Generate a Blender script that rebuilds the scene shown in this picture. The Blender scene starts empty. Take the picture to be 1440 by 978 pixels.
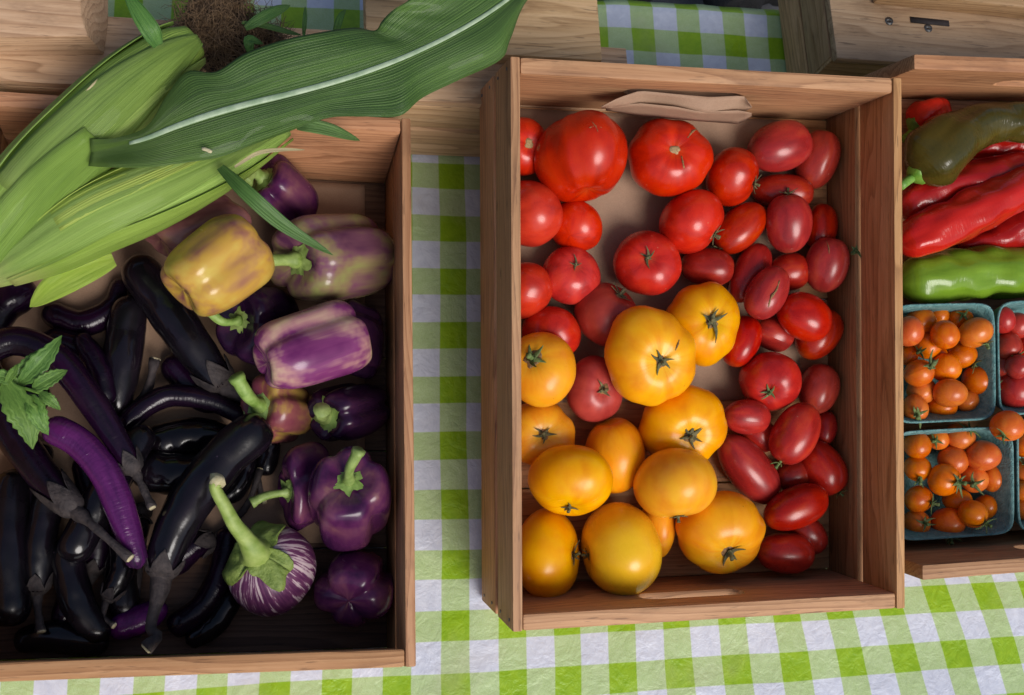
import bpy, bmesh, math, random
import numpy as np
from mathutils import Vector, Matrix, noise as mnoise

# ------------------------------------------------------------------ camera, sky, sun, exposure
SC = bpy.context.scene
COL = SC.collection
F, CX, CY, HT = 1629.0, 720.0, 489.0, 1.15          # focal length in pixels of a 1440 wide frame; camera height
R3 = np.array([[0.97385444, 0.0, -0.22717292],
               [-0.05544656, 0.96975710, -0.23769064],
               [0.22030255, 0.24407204, 0.94440226]])   # camera axes in world space
CAM = np.array([0.0, 0.0, HT])
cam = bpy.data.cameras.new('camera')
camo = bpy.data.objects.new('camera', cam)
COL.objects.link(camo)
cam.sensor_width = 36.0
cam.lens = F / 1440.0 * 36.0
cam.clip_start, cam.clip_end = 0.05, 100.0
camo.matrix_world = Matrix.Translation(CAM.tolist()) @ Matrix(R3.tolist()).to_4x4()
cam.dof.use_dof = True
cam.dof.focus_distance = 1.10
cam.dof.aperture_fstop = 16.0
SC.camera = camo

SUN_DIR = Vector((0.26, -0.64, 0.72)).normalized()      # towards the light: open front side of the stall
world = bpy.data.worlds.new('World')
SC.world = world
world.use_nodes = True
wn = world.node_tree
sky = wn.nodes.new('ShaderNodeTexSky')
sky.sky_type = 'NISHITA'
sky.sun_disc = False
sky.sun_elevation = math.asin(SUN_DIR.z)
sky.sun_rotation = math.atan2(SUN_DIR.x, SUN_DIR.y)
sky.dust_density = 3.0
sky.air_density = 1.0
wn.links.new(sky.outputs[0], wn.nodes['Background'].inputs[0])
wn.nodes['Background'].inputs[1].default_value = 0.062
sun = bpy.data.lights.new('sun', 'SUN')
sun.energy = 1.5
sun.angle = math.radians(30)
sun.color = (1.0, 0.965, 0.93)
suno = bpy.data.objects.new('sun', sun)
COL.objects.link(suno)
suno.rotation_euler = SUN_DIR.to_track_quat('Z', 'Y').to_euler()
SC.view_settings.view_transform = 'Standard'
SC.view_settings.look = 'None'
SC.view_settings.gamma = 1.0
SC.view_settings.exposure = 0.68
SC.view_settings.use_curve_mapping = False
SC.cycles.max_bounces = 6

rng = random.Random(11)

# ------------------------------------------------------------------ geometry helpers
def ray(px, py):
    return R3 @ np.array([px - CX, -(py - CY), -F])

def at(px, py, z=0.0):
    """point of the horizontal plane at height z seen at a pixel of the 1440 x 978 photo"""
    r = ray(px, py)
    return CAM + r * ((z - HT) / r[2])

def depth(P):
    return -(R3.T @ (np.asarray(P) - CAM))[2]

class Frame:
    """a crate's own frame: u to the right, v to the back, w out of the crate"""
    def __init__(s, x, y, g, a, z0=0.0):
        Rz = np.array([[math.cos(g), -math.sin(g), 0], [math.sin(g), math.cos(g), 0], [0, 0, 1]])
        Rx = np.array([[1, 0, 0], [0, math.cos(a), -math.sin(a)], [0, math.sin(a), math.cos(a)]])
        s.M = Rx @ Rz
        s.o = np.array([x, y, z0])
        s.spheres = []
    def w(s, u, v, w):
        return s.M @ np.array([u, v, w]) + s.o
    def at(s, px, py, w):
        n = s.M[:, 2]
        r = ray(px, py)
        t = (w - n @ (CAM - s.o)) / (n @ r)
        return CAM + r * t
    def loc(s, P):
        return s.M.T @ (np.asarray(P) - s.o)
    def matrix(s):
        return Matrix.Translation(s.o.tolist()) @ Matrix(s.M.tolist()).to_4x4()

def mesh_obj(name, V, Fc, mat, parent=None, uv=None, smooth=True, bevel=0.0):
    me = bpy.data.meshes.new(name)
    me.from_pydata([tuple(map(float, v)) for v in V], [], [tuple(f) for f in Fc])
    if uv is not None:
        lay = me.uv_layers.new(name='UVMap')
        idx = np.zeros(len(me.loops), dtype=np.int32)
        me.loops.foreach_get('vertex_index', idx)
        lay.data.foreach_set('uv', np.asarray(uv, dtype=np.float32)[idx].ravel())
    if bevel:
        bm = bmesh.new(); bm.from_mesh(me)
        bmesh.ops.recalc_face_normals(bm, faces=bm.faces)
        ed = [e for e in bm.edges if len(e.link_faces) == 2 and e.calc_face_angle() > 0.6]
        bmesh.ops.bevel(bm, geom=ed, offset=bevel, segments=2, profile=0.6, affect='EDGES')
        bm.to_mesh(me); bm.free()
    if smooth:
        me.polygons.foreach_set('use_smooth', [True] * len(me.polygons))
        if bevel:
            me.set_sharp_from_angle(angle=math.radians(40))
    me.materials.append(mat)
    o = bpy.data.objects.new(name, me)
    COL.objects.link(o)
    if parent is not None:
        o.parent = parent
    return o

def tag(o, label, cat, group=None, kind=None):
    if label: o['label'] = label
    if cat: o['category'] = cat
    if group: o['group'] = group
    if kind: o['kind'] = kind
    return o

def empty(name, loc, rot=None):
    o = bpy.data.objects.new(name, None)
    o.empty_display_size = 0.02
    COL.objects.link(o)
    m = Matrix.Translation([float(c) for c in loc])
    if rot is not None:
        m = m @ Matrix(rot.tolist()).to_4x4()
    o.matrix_world = m
    return o

def catmull(P, n):
    P = np.asarray(P, float)
    Q = np.vstack([2 * P[0] - P[1], P, 2 * P[-1] - P[-2]])
    out = []
    m = len(P) - 1
    for k in range(n):
        t = k / (n - 1) * m
        i = min(int(t), m - 1); f = t - i
        p0, p1, p2, p3 = Q[i:i + 4]
        out.append(0.5 * (2 * p1 + (p2 - p0) * f + (2 * p0 - 5 * p1 + 4 * p2 - p3) * f * f + (3 * p1 - p0 - 3 * p2 + p3) * f ** 3))
    return np.array(out)

def nrm(v):
    v = np.asarray(v, float)
    return v / max(np.linalg.norm(v), 1e-9)

def frames(C, down=(0, 0, -1)):
    """tangent, normal (towards down, so that the seam is underneath) and binormal along a line"""
    T = np.gradient(C, axis=0)
    T = np.array([nrm(t) for t in T])
    N, B = [], []
    for t in T:
        d = np.array(down, float)
        if abs(d @ t) > 0.97: d = np.array([1.0, 0, 0.2])
        n = nrm(d - (d @ t) * t); N.append(n); B.append(np.cross(t, n))
    return T, np.array(N), np.array(B)

def tube(C, Rr, seg=24, flat=1.0, wob=0.0, seed=0, lobes=None):
    """tube round a line: vertices, faces, uv; the ends are closed"""
    C = np.asarray(C, float); n = len(C)
    T, N, B = frames(C)
    V, UV, Fc = [], [], []
    for i in range(n):
        for j in range(seg + 1):
            a = 2 * math.pi * j / seg
            r = Rr[i]
            if lobes: r *= 1 - lobes[1] * math.exp(-((((a + lobes[2] * i / n) * lobes[0] / (2 * math.pi)) % 1 - 0.5) / 0.16) ** 2)
            if wob: r *= 1 + wob * mnoise.noise(Vector((math.cos(a) * 1.5 + seed, math.sin(a) * 1.5, i * 0.22)))
            V.append(C[i] + r * (flat * math.cos(a) * N[i] + math.sin(a) * B[i]))
            UV.append((j / seg, i / (n - 1)))
    for i in range(n - 1):
        for j in range(seg):
            a = i * (seg + 1) + j
            Fc.append((a, a + 1, a + seg + 2, a + seg + 1))
    for i, rev in ((0, True), (n - 1, False)):
        ring = [i * (seg + 1) + j for j in range(seg)]
        Fc.append(ring[::-1] if rev else ring)
    return V, Fc, UV

def merge(parts):
    V, Fc, UV = [], [], []
    for v, f, u in parts:
        b = len(V)
        V += list(v); UV += list(u); Fc += [tuple(i + b for i in q) for q in f]
    return V, Fc, UV

def blade(C, Wd, up, fold=0.25, nw=6, thick=0.0006, wave=0.0, seed=0):
    """narrow leaf: line C, half widths Wd, pointing up; folded along the midrib"""
    C = np.asarray(C, float); n = len(C)
    T = np.array([nrm(t) for t in np.gradient(C, axis=0)])
    V, UV, Fc = [], [], []
    for s in (1, -1):
        for i in range(n):
            u_ = nrm(np.asarray(up) - (np.asarray(up) @ T[i]) * T[i]); b = np.cross(T[i], u_)
            for j in range(nw + 1):
                x = 2 * j / nw - 1
                h = fold * abs(x) * Wd[i] + wave * abs(x) * math.sin(i * 0.9 + seed + (2 if x > 0 else 0)) * Wd[i]
                V.append(C[i] + b * x * Wd[i] + u_ * (h + s * thick * 0.5)); UV.append((j / nw, i / (n - 1)))
    m = nw + 1; off = n * m
    for i in range(n - 1):
        for j in range(nw):
            a = i * m + j
            Fc.append((a, a + 1, a + m + 1, a + m)); Fc.append((off + a, off + a + m, off + a + m + 1, off + a + 1))
        for a in (i * m, i * m + nw):
            Fc.append((a, a + m, off + a + m, off + a) if a == i * m else (a, off + a, off + a + m, a + m))
    return V, Fc, UV

# ------------------------------------------------------------------ materials
def mat(name):
    m = bpy.data.materials.new(name); m.use_nodes = True
    return m, m.node_tree, m.node_tree.nodes['Principled BSDF']

class NT:
    def __init__(s, nt): s.nt = nt
    def n(s, typ, **kw):
        nd = s.nt.nodes.new('ShaderNode' + typ)
        for k, v in kw.items():
            setattr(nd, k, v)
        return nd
    def put(s, sock, v):
        if hasattr(v, 'links'): s.nt.links.new(v, sock)
        elif isinstance(v, (tuple, list)) and len(v) == 3 and sock.type == 'RGBA': sock.default_value = (*v, 1)
        else: sock.default_value = v
    def math(s, op, a, b=None, c=None):
        nd = s.n('Math', operation=op)
        for i, v in enumerate((a, b, c)):
            if v is not None: s.put(nd.inputs[i], v)
        return nd.outputs[0]
    def noise(s, vec, scale, detail=3.0, rough=0.55, dist=0.0):
        nd = s.n('TexNoise')
        s.put(nd.inputs['Vector'], vec); nd.inputs['Scale'].default_value = scale
        nd.inputs['Detail'].default_value = detail; nd.inputs['Roughness'].default_value = rough
        nd.inputs['Distortion'].default_value = dist
        return nd.outputs['Fac']
    def ramp(s, fac, stops, interp='LINEAR'):
        nd = s.n('ValToRGB'); cr = nd.color_ramp; cr.interpolation = interp
        while len(cr.elements) < len(stops): cr.elements.new(0.5)
        for e, (p, c) in zip(cr.elements, stops):
            e.position = p; e.color = (*c, 1) if len(c) == 3 else c
        s.put(nd.inputs[0], fac)
        return nd.outputs[0]
    def mix(s, fac, a, b, mode='MIX'):
        nd = s.n('Mix', data_type='RGBA', blend_type=mode)
        s.put(nd.inputs[0], fac); s.put(nd.inputs[6], a); s.put(nd.inputs[7], b)
        return nd.outputs[2]
    def smooth(s, v, a, b):
        nd = s.n('MapRange', interpolation_type='SMOOTHSTEP')
        s.put(nd.inputs[0], v); nd.inputs[1].default_value = a; nd.inputs[2].default_value = b
        return nd.outputs[0]
    def xyz(s, x, y, z):
        nd = s.n('CombineXYZ'); s.put(nd.inputs[0], x); s.put(nd.inputs[1], y); s.put(nd.inputs[2], z)
        return nd.outputs[0]
    def sep(s, vec):
        nd = s.n('SeparateXYZ'); s.put(nd.inputs[0], vec)
        return nd.outputs
    def bump(s, h, strength, dist, normal=None):
        nd = s.n('Bump'); s.put(nd.inputs['Height'], h)
        nd.inputs['Strength'].default_value = strength; nd.inputs['Distance'].default_value = dist
        if normal is not None: s.put(nd.inputs['Normal'], normal)
        return nd.outputs[0]
    def rand(s): return s.n('ObjectInfo').outputs['Random']
    def ring(s, along=1.0, around=1.0, offset=True):
        """seamless coordinates of a fruit or a tube: round it by cos and sin, along it by v"""
        uv = s.sep(s.n('UVMap').outputs[0])
        a = s.math('MULTIPLY', uv[0], 2 * math.pi)
        z = s.math('MULTIPLY', uv[1], along)
        x = s.math('MULTIPLY', s.math('COSINE', a), around); y = s.math('MULTIPLY', s.math('SINE', a), around)
        if offset:
            r = s.math('MULTIPLY', s.rand(), 37.0); x = s.math('ADD', x, r); z = s.math('ADD', z, r)
        return s.xyz(x, y, z), uv[1]
    def vary(s, col, dh=0.02, ds=0.1, dv=0.2):
        r = s.rand(); r2 = s.math('FRACT', s.math('MULTIPLY', r, 17.3)); r3 = s.math('FRACT', s.math('MULTIPLY', r, 61.7))
        nd = s.n('HueSaturation')
        s.put(nd.inputs['Hue'], s.math('MULTIPLY_ADD', r, dh, 0.5 - dh * 0.12))
        s.put(nd.inputs['Saturation'], s.math('MULTIPLY_ADD', r2, ds, 1 - ds / 2))
        s.put(nd.inputs['Value'], s.math('MULTIPLY_ADD', r3, dv, 1 - dv / 2))
        s.put(nd.inputs['Color'], col)
        return nd.outputs[0]

def skin(name, stops, along=2.0, around=1.0, nscale=1.6, rough=0.3, coat=0.15, shoulder=None, tip=None, wrinkle=0.0,
         speck=None, vary=(0.015, 0.08, 0.22), sss=0.0, bloom=0.0, streak=0.0, detail=3.0, spec=0.4):
    """waxy skin of a fruit: a mottled ramp, other colours round the stem and at the tip, fine relief"""
    m, nt, bs = mat(name); N = NT(nt)
    vec, v = N.ring(along, around)
    f = N.noise(vec, nscale, detail)
    if streak:
        vs, _ = N.ring(0.7, 6.0)
        f = N.math('MULTIPLY_ADD', N.math('SUBTRACT', N.noise(vs, 1.3, 4.0), 0.5), streak, f)
    col = N.ramp(f, stops)
    if shoulder:
        w = N.math('SUBTRACT', 1.0, N.smooth(N.math('MULTIPLY_ADD', N.math('SUBTRACT', N.noise(vec, 4.0, 3.0), 0.5), shoulder[1] * 0.9, v), 0.0, shoulder[1]))
        vr, _ = N.ring(0.5, 5.0); w = N.math('MULTIPLY', w, N.smooth(N.noise(vr, 1.4, 3.0), 0.28, 0.62))
        col = N.mix(N.math('MULTIPLY', w, shoulder[2] * 1.3), col, shoulder[0])
    if tip:
        w = N.smooth(N.math('MULTIPLY_ADD', N.math('SUBTRACT', N.noise(vec, 3.0, 3.0), 0.5), 0.25, v), 1 - tip[1], 1.0)
        col = N.mix(N.math('MULTIPLY', w, tip[2]), col, tip[0])
    oc = N.n('TexCoord').outputs['Object']
    if speck:
        vo = N.n('TexVoronoi'); N.put(vo.inputs['Vector'], oc); vo.inputs['Scale'].default_value = speck[2]
        keep = N.math('GREATER_THAN', N.noise(oc, speck[2] * 0.35, 2.0), 0.52)
        w = N.math('MULTIPLY', N.math('SUBTRACT', 1.0, N.smooth(vo.outputs['Distance'], 0.04, speck[3])), keep)
        col = N.mix(N.math('MULTIPLY', w, speck[1]), col, speck[0])
    col = N.vary(col, *vary)
    N.put(bs.inputs['Base Color'], col)
    rn = N.noise(oc, 60.0, 4.0)
    r = N.math('MULTIPLY_ADD', rn, 0.16, rough - 0.06)
    if bloom:
        r = N.math('ADD', r, N.math('MULTIPLY', N.smooth(N.noise(oc, 22.0, 3.0), 0.45, 0.7), bloom))
    N.put(bs.inputs['Roughness'], r)
    bs.inputs['Coat Weight'].default_value = coat
    bs.inputs['Coat Roughness'].default_value = max(0.12, rough * 0.6)
    bs.inputs['IOR'].default_value = 1.45
    bs.inputs['Specular IOR Level'].default_value = spec
    if sss and False:
        bs.inputs['Subsurface Weight'].default_value = sss
        bs.inputs['Subsurface Radius'].default_value = (1.0, 0.35, 0.2)
        bs.inputs['Subsurface Scale'].default_value = 0.004
    nb = N.bump(N.noise(oc, 45.0, 3.0), 0.12, 0.002)
    nb = N.bump(N.noise(oc, 420.0, 2.0), 0.10, 0.0004, nb)
    if wrinkle:
        wv, _ = N.ring(55.0, 1.2)
        nb = N.bump(N.noise(wv, 1.0, 3.0, 0.6, 0.3), wrinkle, 0.002, nb)
    N.put(bs.inputs['Normal'], nb)
    return m

def plain(name, c1, c2, scale=60.0, rough=0.6, bump=0.3, bdist=0.001, vary=(0.02, 0.1, 0.25), coat=0.0):
    m, nt, bs = mat(name); N = NT(nt)
    oc = N.n('TexCoord').outputs['Object']
    f = N.noise(oc, scale, 4.0)
    N.put(bs.inputs['Base Color'], N.vary(N.ramp(f, [(0.3, c1), (0.7, c2)]), *vary))
    bs.inputs['Roughness'].default_value = rough
    bs.inputs['Coat Weight'].default_value = coat
    N.put(bs.inputs['Normal'], N.bump(N.noise(oc, scale * 3, 4.0), bump, bdist))
    return m

def wood(name, light, mid, dark, rough=0.62, ringk=1.0, vary=(0.015, 0.15, 0.3)):
    """sawn softwood, grain along the plank's own X axis"""
    m, nt, bs = mat(name); N = NT(nt)
    oc = N.sep(N.n('TexCoord').outputs['Object'])
    r = N.math('MULTIPLY', N.rand(), 23.0)
    x = N.math('ADD', oc[0], r); y = N.math('ADD', oc[1], r); z = N.math('ADD', oc[2], N.math('MULTIPLY', r, 0.37))
    # growth rings: slanted layers that wander slowly along the plank
    warp = N.noise(N.xyz(N.math('MULTIPLY', x, 2.2), N.math('MULTIPLY', y, 16.0), N.math('MULTIPLY', z, 16.0)), 1.0, 2.0)
    d = N.math('ADD', N.math('MULTIPLY', y, 95.0 * ringk), N.math('ADD', N.math('MULTIPLY', z, 150.0 * ringk), N.math('MULTIPLY', warp, 11.0)))
    ringw = N.math('FRACT', d)
    late = N.math('MULTIPLY', N.math('POWER', ringw, 2.0), N.math('SUBTRACT', 1.0, N.smooth(ringw, 0.90, 1.0)))
    fib = N.noise(N.xyz(N.math('MULTIPLY', x, 9.0), N.math('MULTIPLY', y, 420.0), N.math('MULTIPLY', z, 420.0)), 1.0, 4.0, 0.65)
    pat = N.noise(N.xyz(N.math('MULTIPLY', x, 6.0), N.math('MULTIPLY', y, 22.0), N.math('MULTIPLY', z, 22.0)), 1.0, 5.0, 0.62)
    f = N.math('ADD', N.math('MULTIPLY', late, 0.32), N.math('ADD', N.math('MULTIPLY', fib, 0.55), N.math('MULTIPLY', pat, 0.34)))
    col = N.ramp(f, [(0.36, light), (0.56, mid), (0.84, dark)])
    # stains and scuffs
    st = N.noise(N.xyz(N.math('MULTIPLY', x, 11.0), N.math('MULTIPLY', y, 25.0), N.math('MULTIPLY', z, 25.0)), 1.0, 5.0, 0.7)
    col = N.mix(N.math('MULTIPLY', N.smooth(st, 0.50, 0.80), 0.45), col, tuple(c * 0.45 for c in dark))
    chk = N.noise(N.xyz(N.math('MULTIPLY', x, 38.0), N.math('MULTIPLY', y, 520.0), N.math('MULTIPLY', z, 520.0)), 1.0, 2.0)
    col = N.mix(N.math('MULTIPLY', N.smooth(chk, 0.60, 0.72), 0.6), col, tuple(c * 0.4 for c in dark))
    pale = N.noise(N.xyz(N.math('MULTIPLY', x, 14.0), N.math('MULTIPLY', y, 90.0), N.math('MULTIPLY', z, 90.0)), 1.0, 4.0, 0.7)
    col = N.mix(N.math('MULTIPLY', N.smooth(pale, 0.55, 0.75), 0.35), col, tuple(min(0.8, c * 1.35 + 0.03) for c in light))
    vo = N.n('TexVoronoi'); N.put(vo.inputs['Vector'], N.xyz(N.math('MULTIPLY', x, 16.0), N.math('MULTIPLY', y, 34.0), N.math('MULTIPLY', z, 34.0)))
    vo.inputs['Scale'].default_value = 1.0
    kn = N.math('MULTIPLY', N.math('SUBTRACT', 1.0, N.smooth(vo.outputs['Distance'], 0.02, 0.12)), N.math('GREATER_THAN', N.sep(vo.outputs['Color'])[0], 0.90))
    col = N.mix(N.math('MULTIPLY', kn, 0.8), col, tuple(c * 0.35 for c in dark))
    N.put(bs.inputs['Base Color'], N.vary(col, *vary))
    N.put(bs.inputs['Roughness'], N.math('MULTIPLY_ADD', fib, 0.25, rough - 0.1))
    nb = N.bump(fib, 0.35, 0.0008)
    nb = N.bump(late, 0.12, 0.0006, nb)
    N.put(bs.inputs['Normal'], nb)
    return m

WOOD = wood('crate_wood', (0.53, 0.265, 0.130), (0.43, 0.195, 0.088), (0.24, 0.098, 0.042))
PINE = wood('pine_wood', (0.60, 0.38, 0.22), (0.50, 0.295, 0.155), (0.29, 0.15, 0.07), ringk=0.8)

RED = skin('red_tomato_skin', [(0.32, (0.38, 0.008, 0.005)), (0.52, (0.54, 0.016, 0.007)), (0.72, (0.60, 0.030, 0.009))], rough=0.24, coat=0.10, spec=0.5, bloom=0.14, vary=(0.004, 0.06, 0.2),
           shoulder=((0.55, 0.09, 0.03), 0.10, 0.5), speck=((0.70, 0.30, 0.16), 0.5, 105.0, 0.085), sss=0.12)
ROMA = skin('plum_tomato_skin', [(0.32, (0.24, 0.007, 0.007)), (0.55, (0.37, 0.012, 0.009)), (0.75, (0.46, 0.034, 0.011))], rough=0.26, coat=0.08, spec=0.5,
            shoulder=((0.42, 0.06, 0.02), 0.12, 0.5), tip=((0.42, 0.09, 0.03), 0.25, 0.4), speck=((0.62, 0.32, 0.24), 0.55, 95.0, 0.09), bloom=0.15, sss=0.1, vary=(0.006, 0.08, 0.34))
PINK = skin('pink_tomato_skin', [(0.3, (0.31, 0.013, 0.020)), (0.7, (0.46, 0.030, 0.032))], rough=0.36, coat=0.2, speck=((0.66, 0.36, 0.30), 0.45, 110.0, 0.09), sss=0.1)
YELLOW = skin('yellow_tomato_skin', [(0.32, (0.80, 0.25, 0.0005)), (0.52, (0.87, 0.34, 0.0008)), (0.72, (0.90, 0.42, 0.001))], rough=0.28, coat=0.03, spec=0.36,
              shoulder=((0.88, 0.50, 0.03), 0.25, 0.55), tip=((0.84, 0.28, 0.001), 0.4, 0.3), speck=((0.34, 0.14, 0.012), 0.65, 62.0, 0.055), sss=0.15, vary=(0.006, 0.05, 0.12))
LEMON = skin('lemon_tomato_skin', [(0.3, (0.82, 0.40, 0.001)), (0.65, (0.88, 0.50, 0.002))], rough=0.26, coat=0.08, spec=0.42,
             speck=((0.42, 0.22, 0.02), 0.5, 62.0, 0.055), sss=0.15, vary=(0.01, 0.04, 0.08))
CHERRY = skin('orange_cherry_skin', [(0.3, (0.56, 0.070, 0.003)), (0.55, (0.66, 0.115, 0.004)), (0.8, (0.70, 0.18, 0.006))], rough=0.26, coat=0.12,
              shoulder=((0.6, 0.22, 0.03), 0.15, 0.4), sss=0.15, vary=(0.014, 0.06, 0.2))
CHERRYR = skin('red_cherry_skin', [(0.3, (0.32, 0.009, 0.008)), (0.7, (0.46, 0.022, 0.012))], rough=0.26, coat=0.12, sss=0.12, vary=(0.008, 0.06, 0.2))
STEMDRY = plain('dry_tomato_stem', (0.05, 0.055, 0.022), (0.20, 0.17, 0.075), 300.0, 0.8, 0.4)
STEMGRN = plain('green_tomato_stem', (0.06, 0.10, 0.025), (0.17, 0.22, 0.07), 260.0, 0.7, 0.3)
SCAR = plain('stem_scar', (0.30, 0.19, 0.08), (0.50, 0.36, 0.18), 500.0, 0.85, 0.6)
CRACK = plain('crack_tissue', (0.16, 0.07, 0.03), (0.38, 0.20, 0.09), 500.0, 0.85, 0.6)

def bell(name, stops, streak=0.5, rough=0.22, **kw):
    return skin(name, stops, along=3.2, around=0.85, nscale=1.25, rough=rough, coat=0.12, streak=streak * 0.22, vary=(0.0, 0.0, 0.1), **kw)
BELL_DARK = bell('dark_pepper_skin', [(0.3, (0.012, 0.004, 0.016)), (0.55, (0.026, 0.007, 0.030)), (0.75, (0.06, 0.016, 0.042))])
BELL_PURPLE = bell('purple_pepper_skin', [(0.3, (0.035, 0.007, 0.040)), (0.48, (0.085, 0.016, 0.070)), (0.64, (0.15, 0.045, 0.085)), (0.82, (0.28, 0.14, 0.11))])
BELL_MAUVE = bell('mauve_green_pepper_skin', [(0.3, (0.10, 0.03, 0.075)), (0.45, (0.19, 0.075, 0.11)), (0.55, (0.25, 0.17, 0.095)), (0.68, (0.28, 0.29, 0.09))])
BELL_CREAM = bell('cream_magenta_pepper_skin', [(0.3, (0.13, 0.018, 0.10)), (0.45, (0.20, 0.04, 0.14)), (0.56, (0.40, 0.19, 0.20)), (0.72, (0.58, 0.42, 0.27))], streak=0.75)
BELL_GOLD = bell('golden_pepper_skin', [(0.32, (0.24, 0.085, 0.08)), (0.42, (0.38, 0.19, 0.07)), (0.52, (0.50, 0.29, 0.05)), (0.70, (0.55, 0.42, 0.08))], streak=0.3)
BELL_ROSE = bell('rose_brown_pepper_skin', [(0.3, (0.17, 0.035, 0.06)), (0.5, (0.25, 0.075, 0.075)), (0.62, (0.38, 0.22, 0.06)), (0.8, (0.46, 0.34, 0.06))], streak=0.35)
BELL_BROWN = bell('brown_mauve_pepper_skin', [(0.35, (0.20, 0.065, 0.075)), (0.55, (0.31, 0.13, 0.11)), (0.72, (0.42, 0.24, 0.11))], streak=0.3)
PEPGREEN = plain('pepper_stem_green', (0.16, 0.24, 0.04), (0.34, 0.44, 0.12), 120.0, 0.55, 0.3)
EGGBLK = skin('black_aubergine_skin', [(0.3, (0.003, 0.003, 0.004)), (0.7, (0.008, 0.005, 0.009))], rough=0.13, coat=0.04, spec=0.46, bloom=0.22,
              speck=((0.10, 0.07, 0.10), 0.5, 95.0, 0.075), vary=(0.03, 0.1, 0.5))
EGGPUR = skin('purple_aubergine_skin', [(0.3, (0.004, 0.002, 0.006)), (0.7, (0.014, 0.0035, 0.017))], rough=0.13, coat=0.06, spec=0.38, wrinkle=0.25, bloom=0.22,
              shoulder=((0.030, 0.010, 0.032), 0.12, 0.6), vary=(0.02, 0.1, 0.5))
EGGVIO = skin('violet_aubergine_skin', [(0.3, (0.045, 0.004, 0.06)), (0.7, (0.10, 0.011, 0.105))], rough=0.15, coat=0.10, spec=0.42, wrinkle=0.4,
              shoulder=((0.02, 0.008, 0.03), 0.22, 0.8), vary=(0.01, 0.1, 0.2))
EGGCAL = plain('aubergine_calyx', (0.014, 0.010, 0.012), (0.060, 0.044, 0.042), 130.0, 0.75, 0.7, 0.0016)
EGGSTEM = plain('dry_aubergine_stem', (0.08, 0.05, 0.03), (0.24, 0.17, 0.10), 200.0, 0.85, 0.5)
CUT = plain('cut_stem_end', (0.42, 0.34, 0.20), (0.60, 0.52, 0.34), 400.0, 0.85, 0.4)

def stripe_mat():
    m, nt, bs = mat('striped_aubergine_skin'); N = NT(nt)
    vs, v = N.ring(2.2, 9.0); vb, _ = N.ring(1.5, 1.0)
    f = N.noise(vs, 1.5, 4.0, 0.6)
    vf, _ = N.ring(7.0, 15.0)
    f = N.math('ADD', N.math('MULTIPLY', f, 0.62), N.math('MULTIPLY', N.noise(vf, 1.2, 3.0), 0.42))
    f = N.math('ADD', f, N.math('MULTIPLY', N.math('SUBTRACT', N.noise(vb, 1.2, 2.0), 0.5), 0.3))
    col = N.ramp(f, [(0.42, (0.09, 0.018, 0.075)), (0.54, (0.17, 0.05, 0.12)), (0.57, (0.50, 0.36, 0.40)), (0.70, (0.66, 0.55, 0.52))])
    N.put(bs.inputs['Base Color'], col)
    bs.inputs['Roughness'].default_value = 0.38; bs.inputs['Coat Weight'].default_value = 0.15
    N.put(bs.inputs['Normal'], N.bump(N.noise(N.n('TexCoord').outputs['Object'], 60.0, 3.0), 0.12, 0.002))
    return m
STRIPED = stripe_mat()

def chili(name, a, b, wr=0.25, **kw):
    return skin(name, [(0.3, a), (0.7, b)], rough=0.18, coat=0.15, wrinkle=wr, vary=(0.0, 0.0, 0.1), **kw)
CH_RED = chili('red_chilli_skin', (0.40, 0.009, 0.006), (0.56, 0.016, 0.007))
CH_DKRED = chili('dark_red_chilli_skin', (0.27, 0.006, 0.006), (0.40, 0.010, 0.007), 0.2)
CH_OLIVE = chili('olive_chilli_skin', (0.038, 0.036, 0.006), (0.085, 0.066, 0.010), 0.6, tip=((0.06, 0.035, 0.015), 0.5, 0.6))
CH_GREEN = chili('green_chilli_skin', (0.10, 0.20, 0.010), (0.20, 0.34, 0.025), 0.2)
CHSTEM = plain('chilli_stem', (0.08, 0.20, 0.02), (0.20, 0.36, 0.06), 120.0, 0.5, 0.3)

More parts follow.
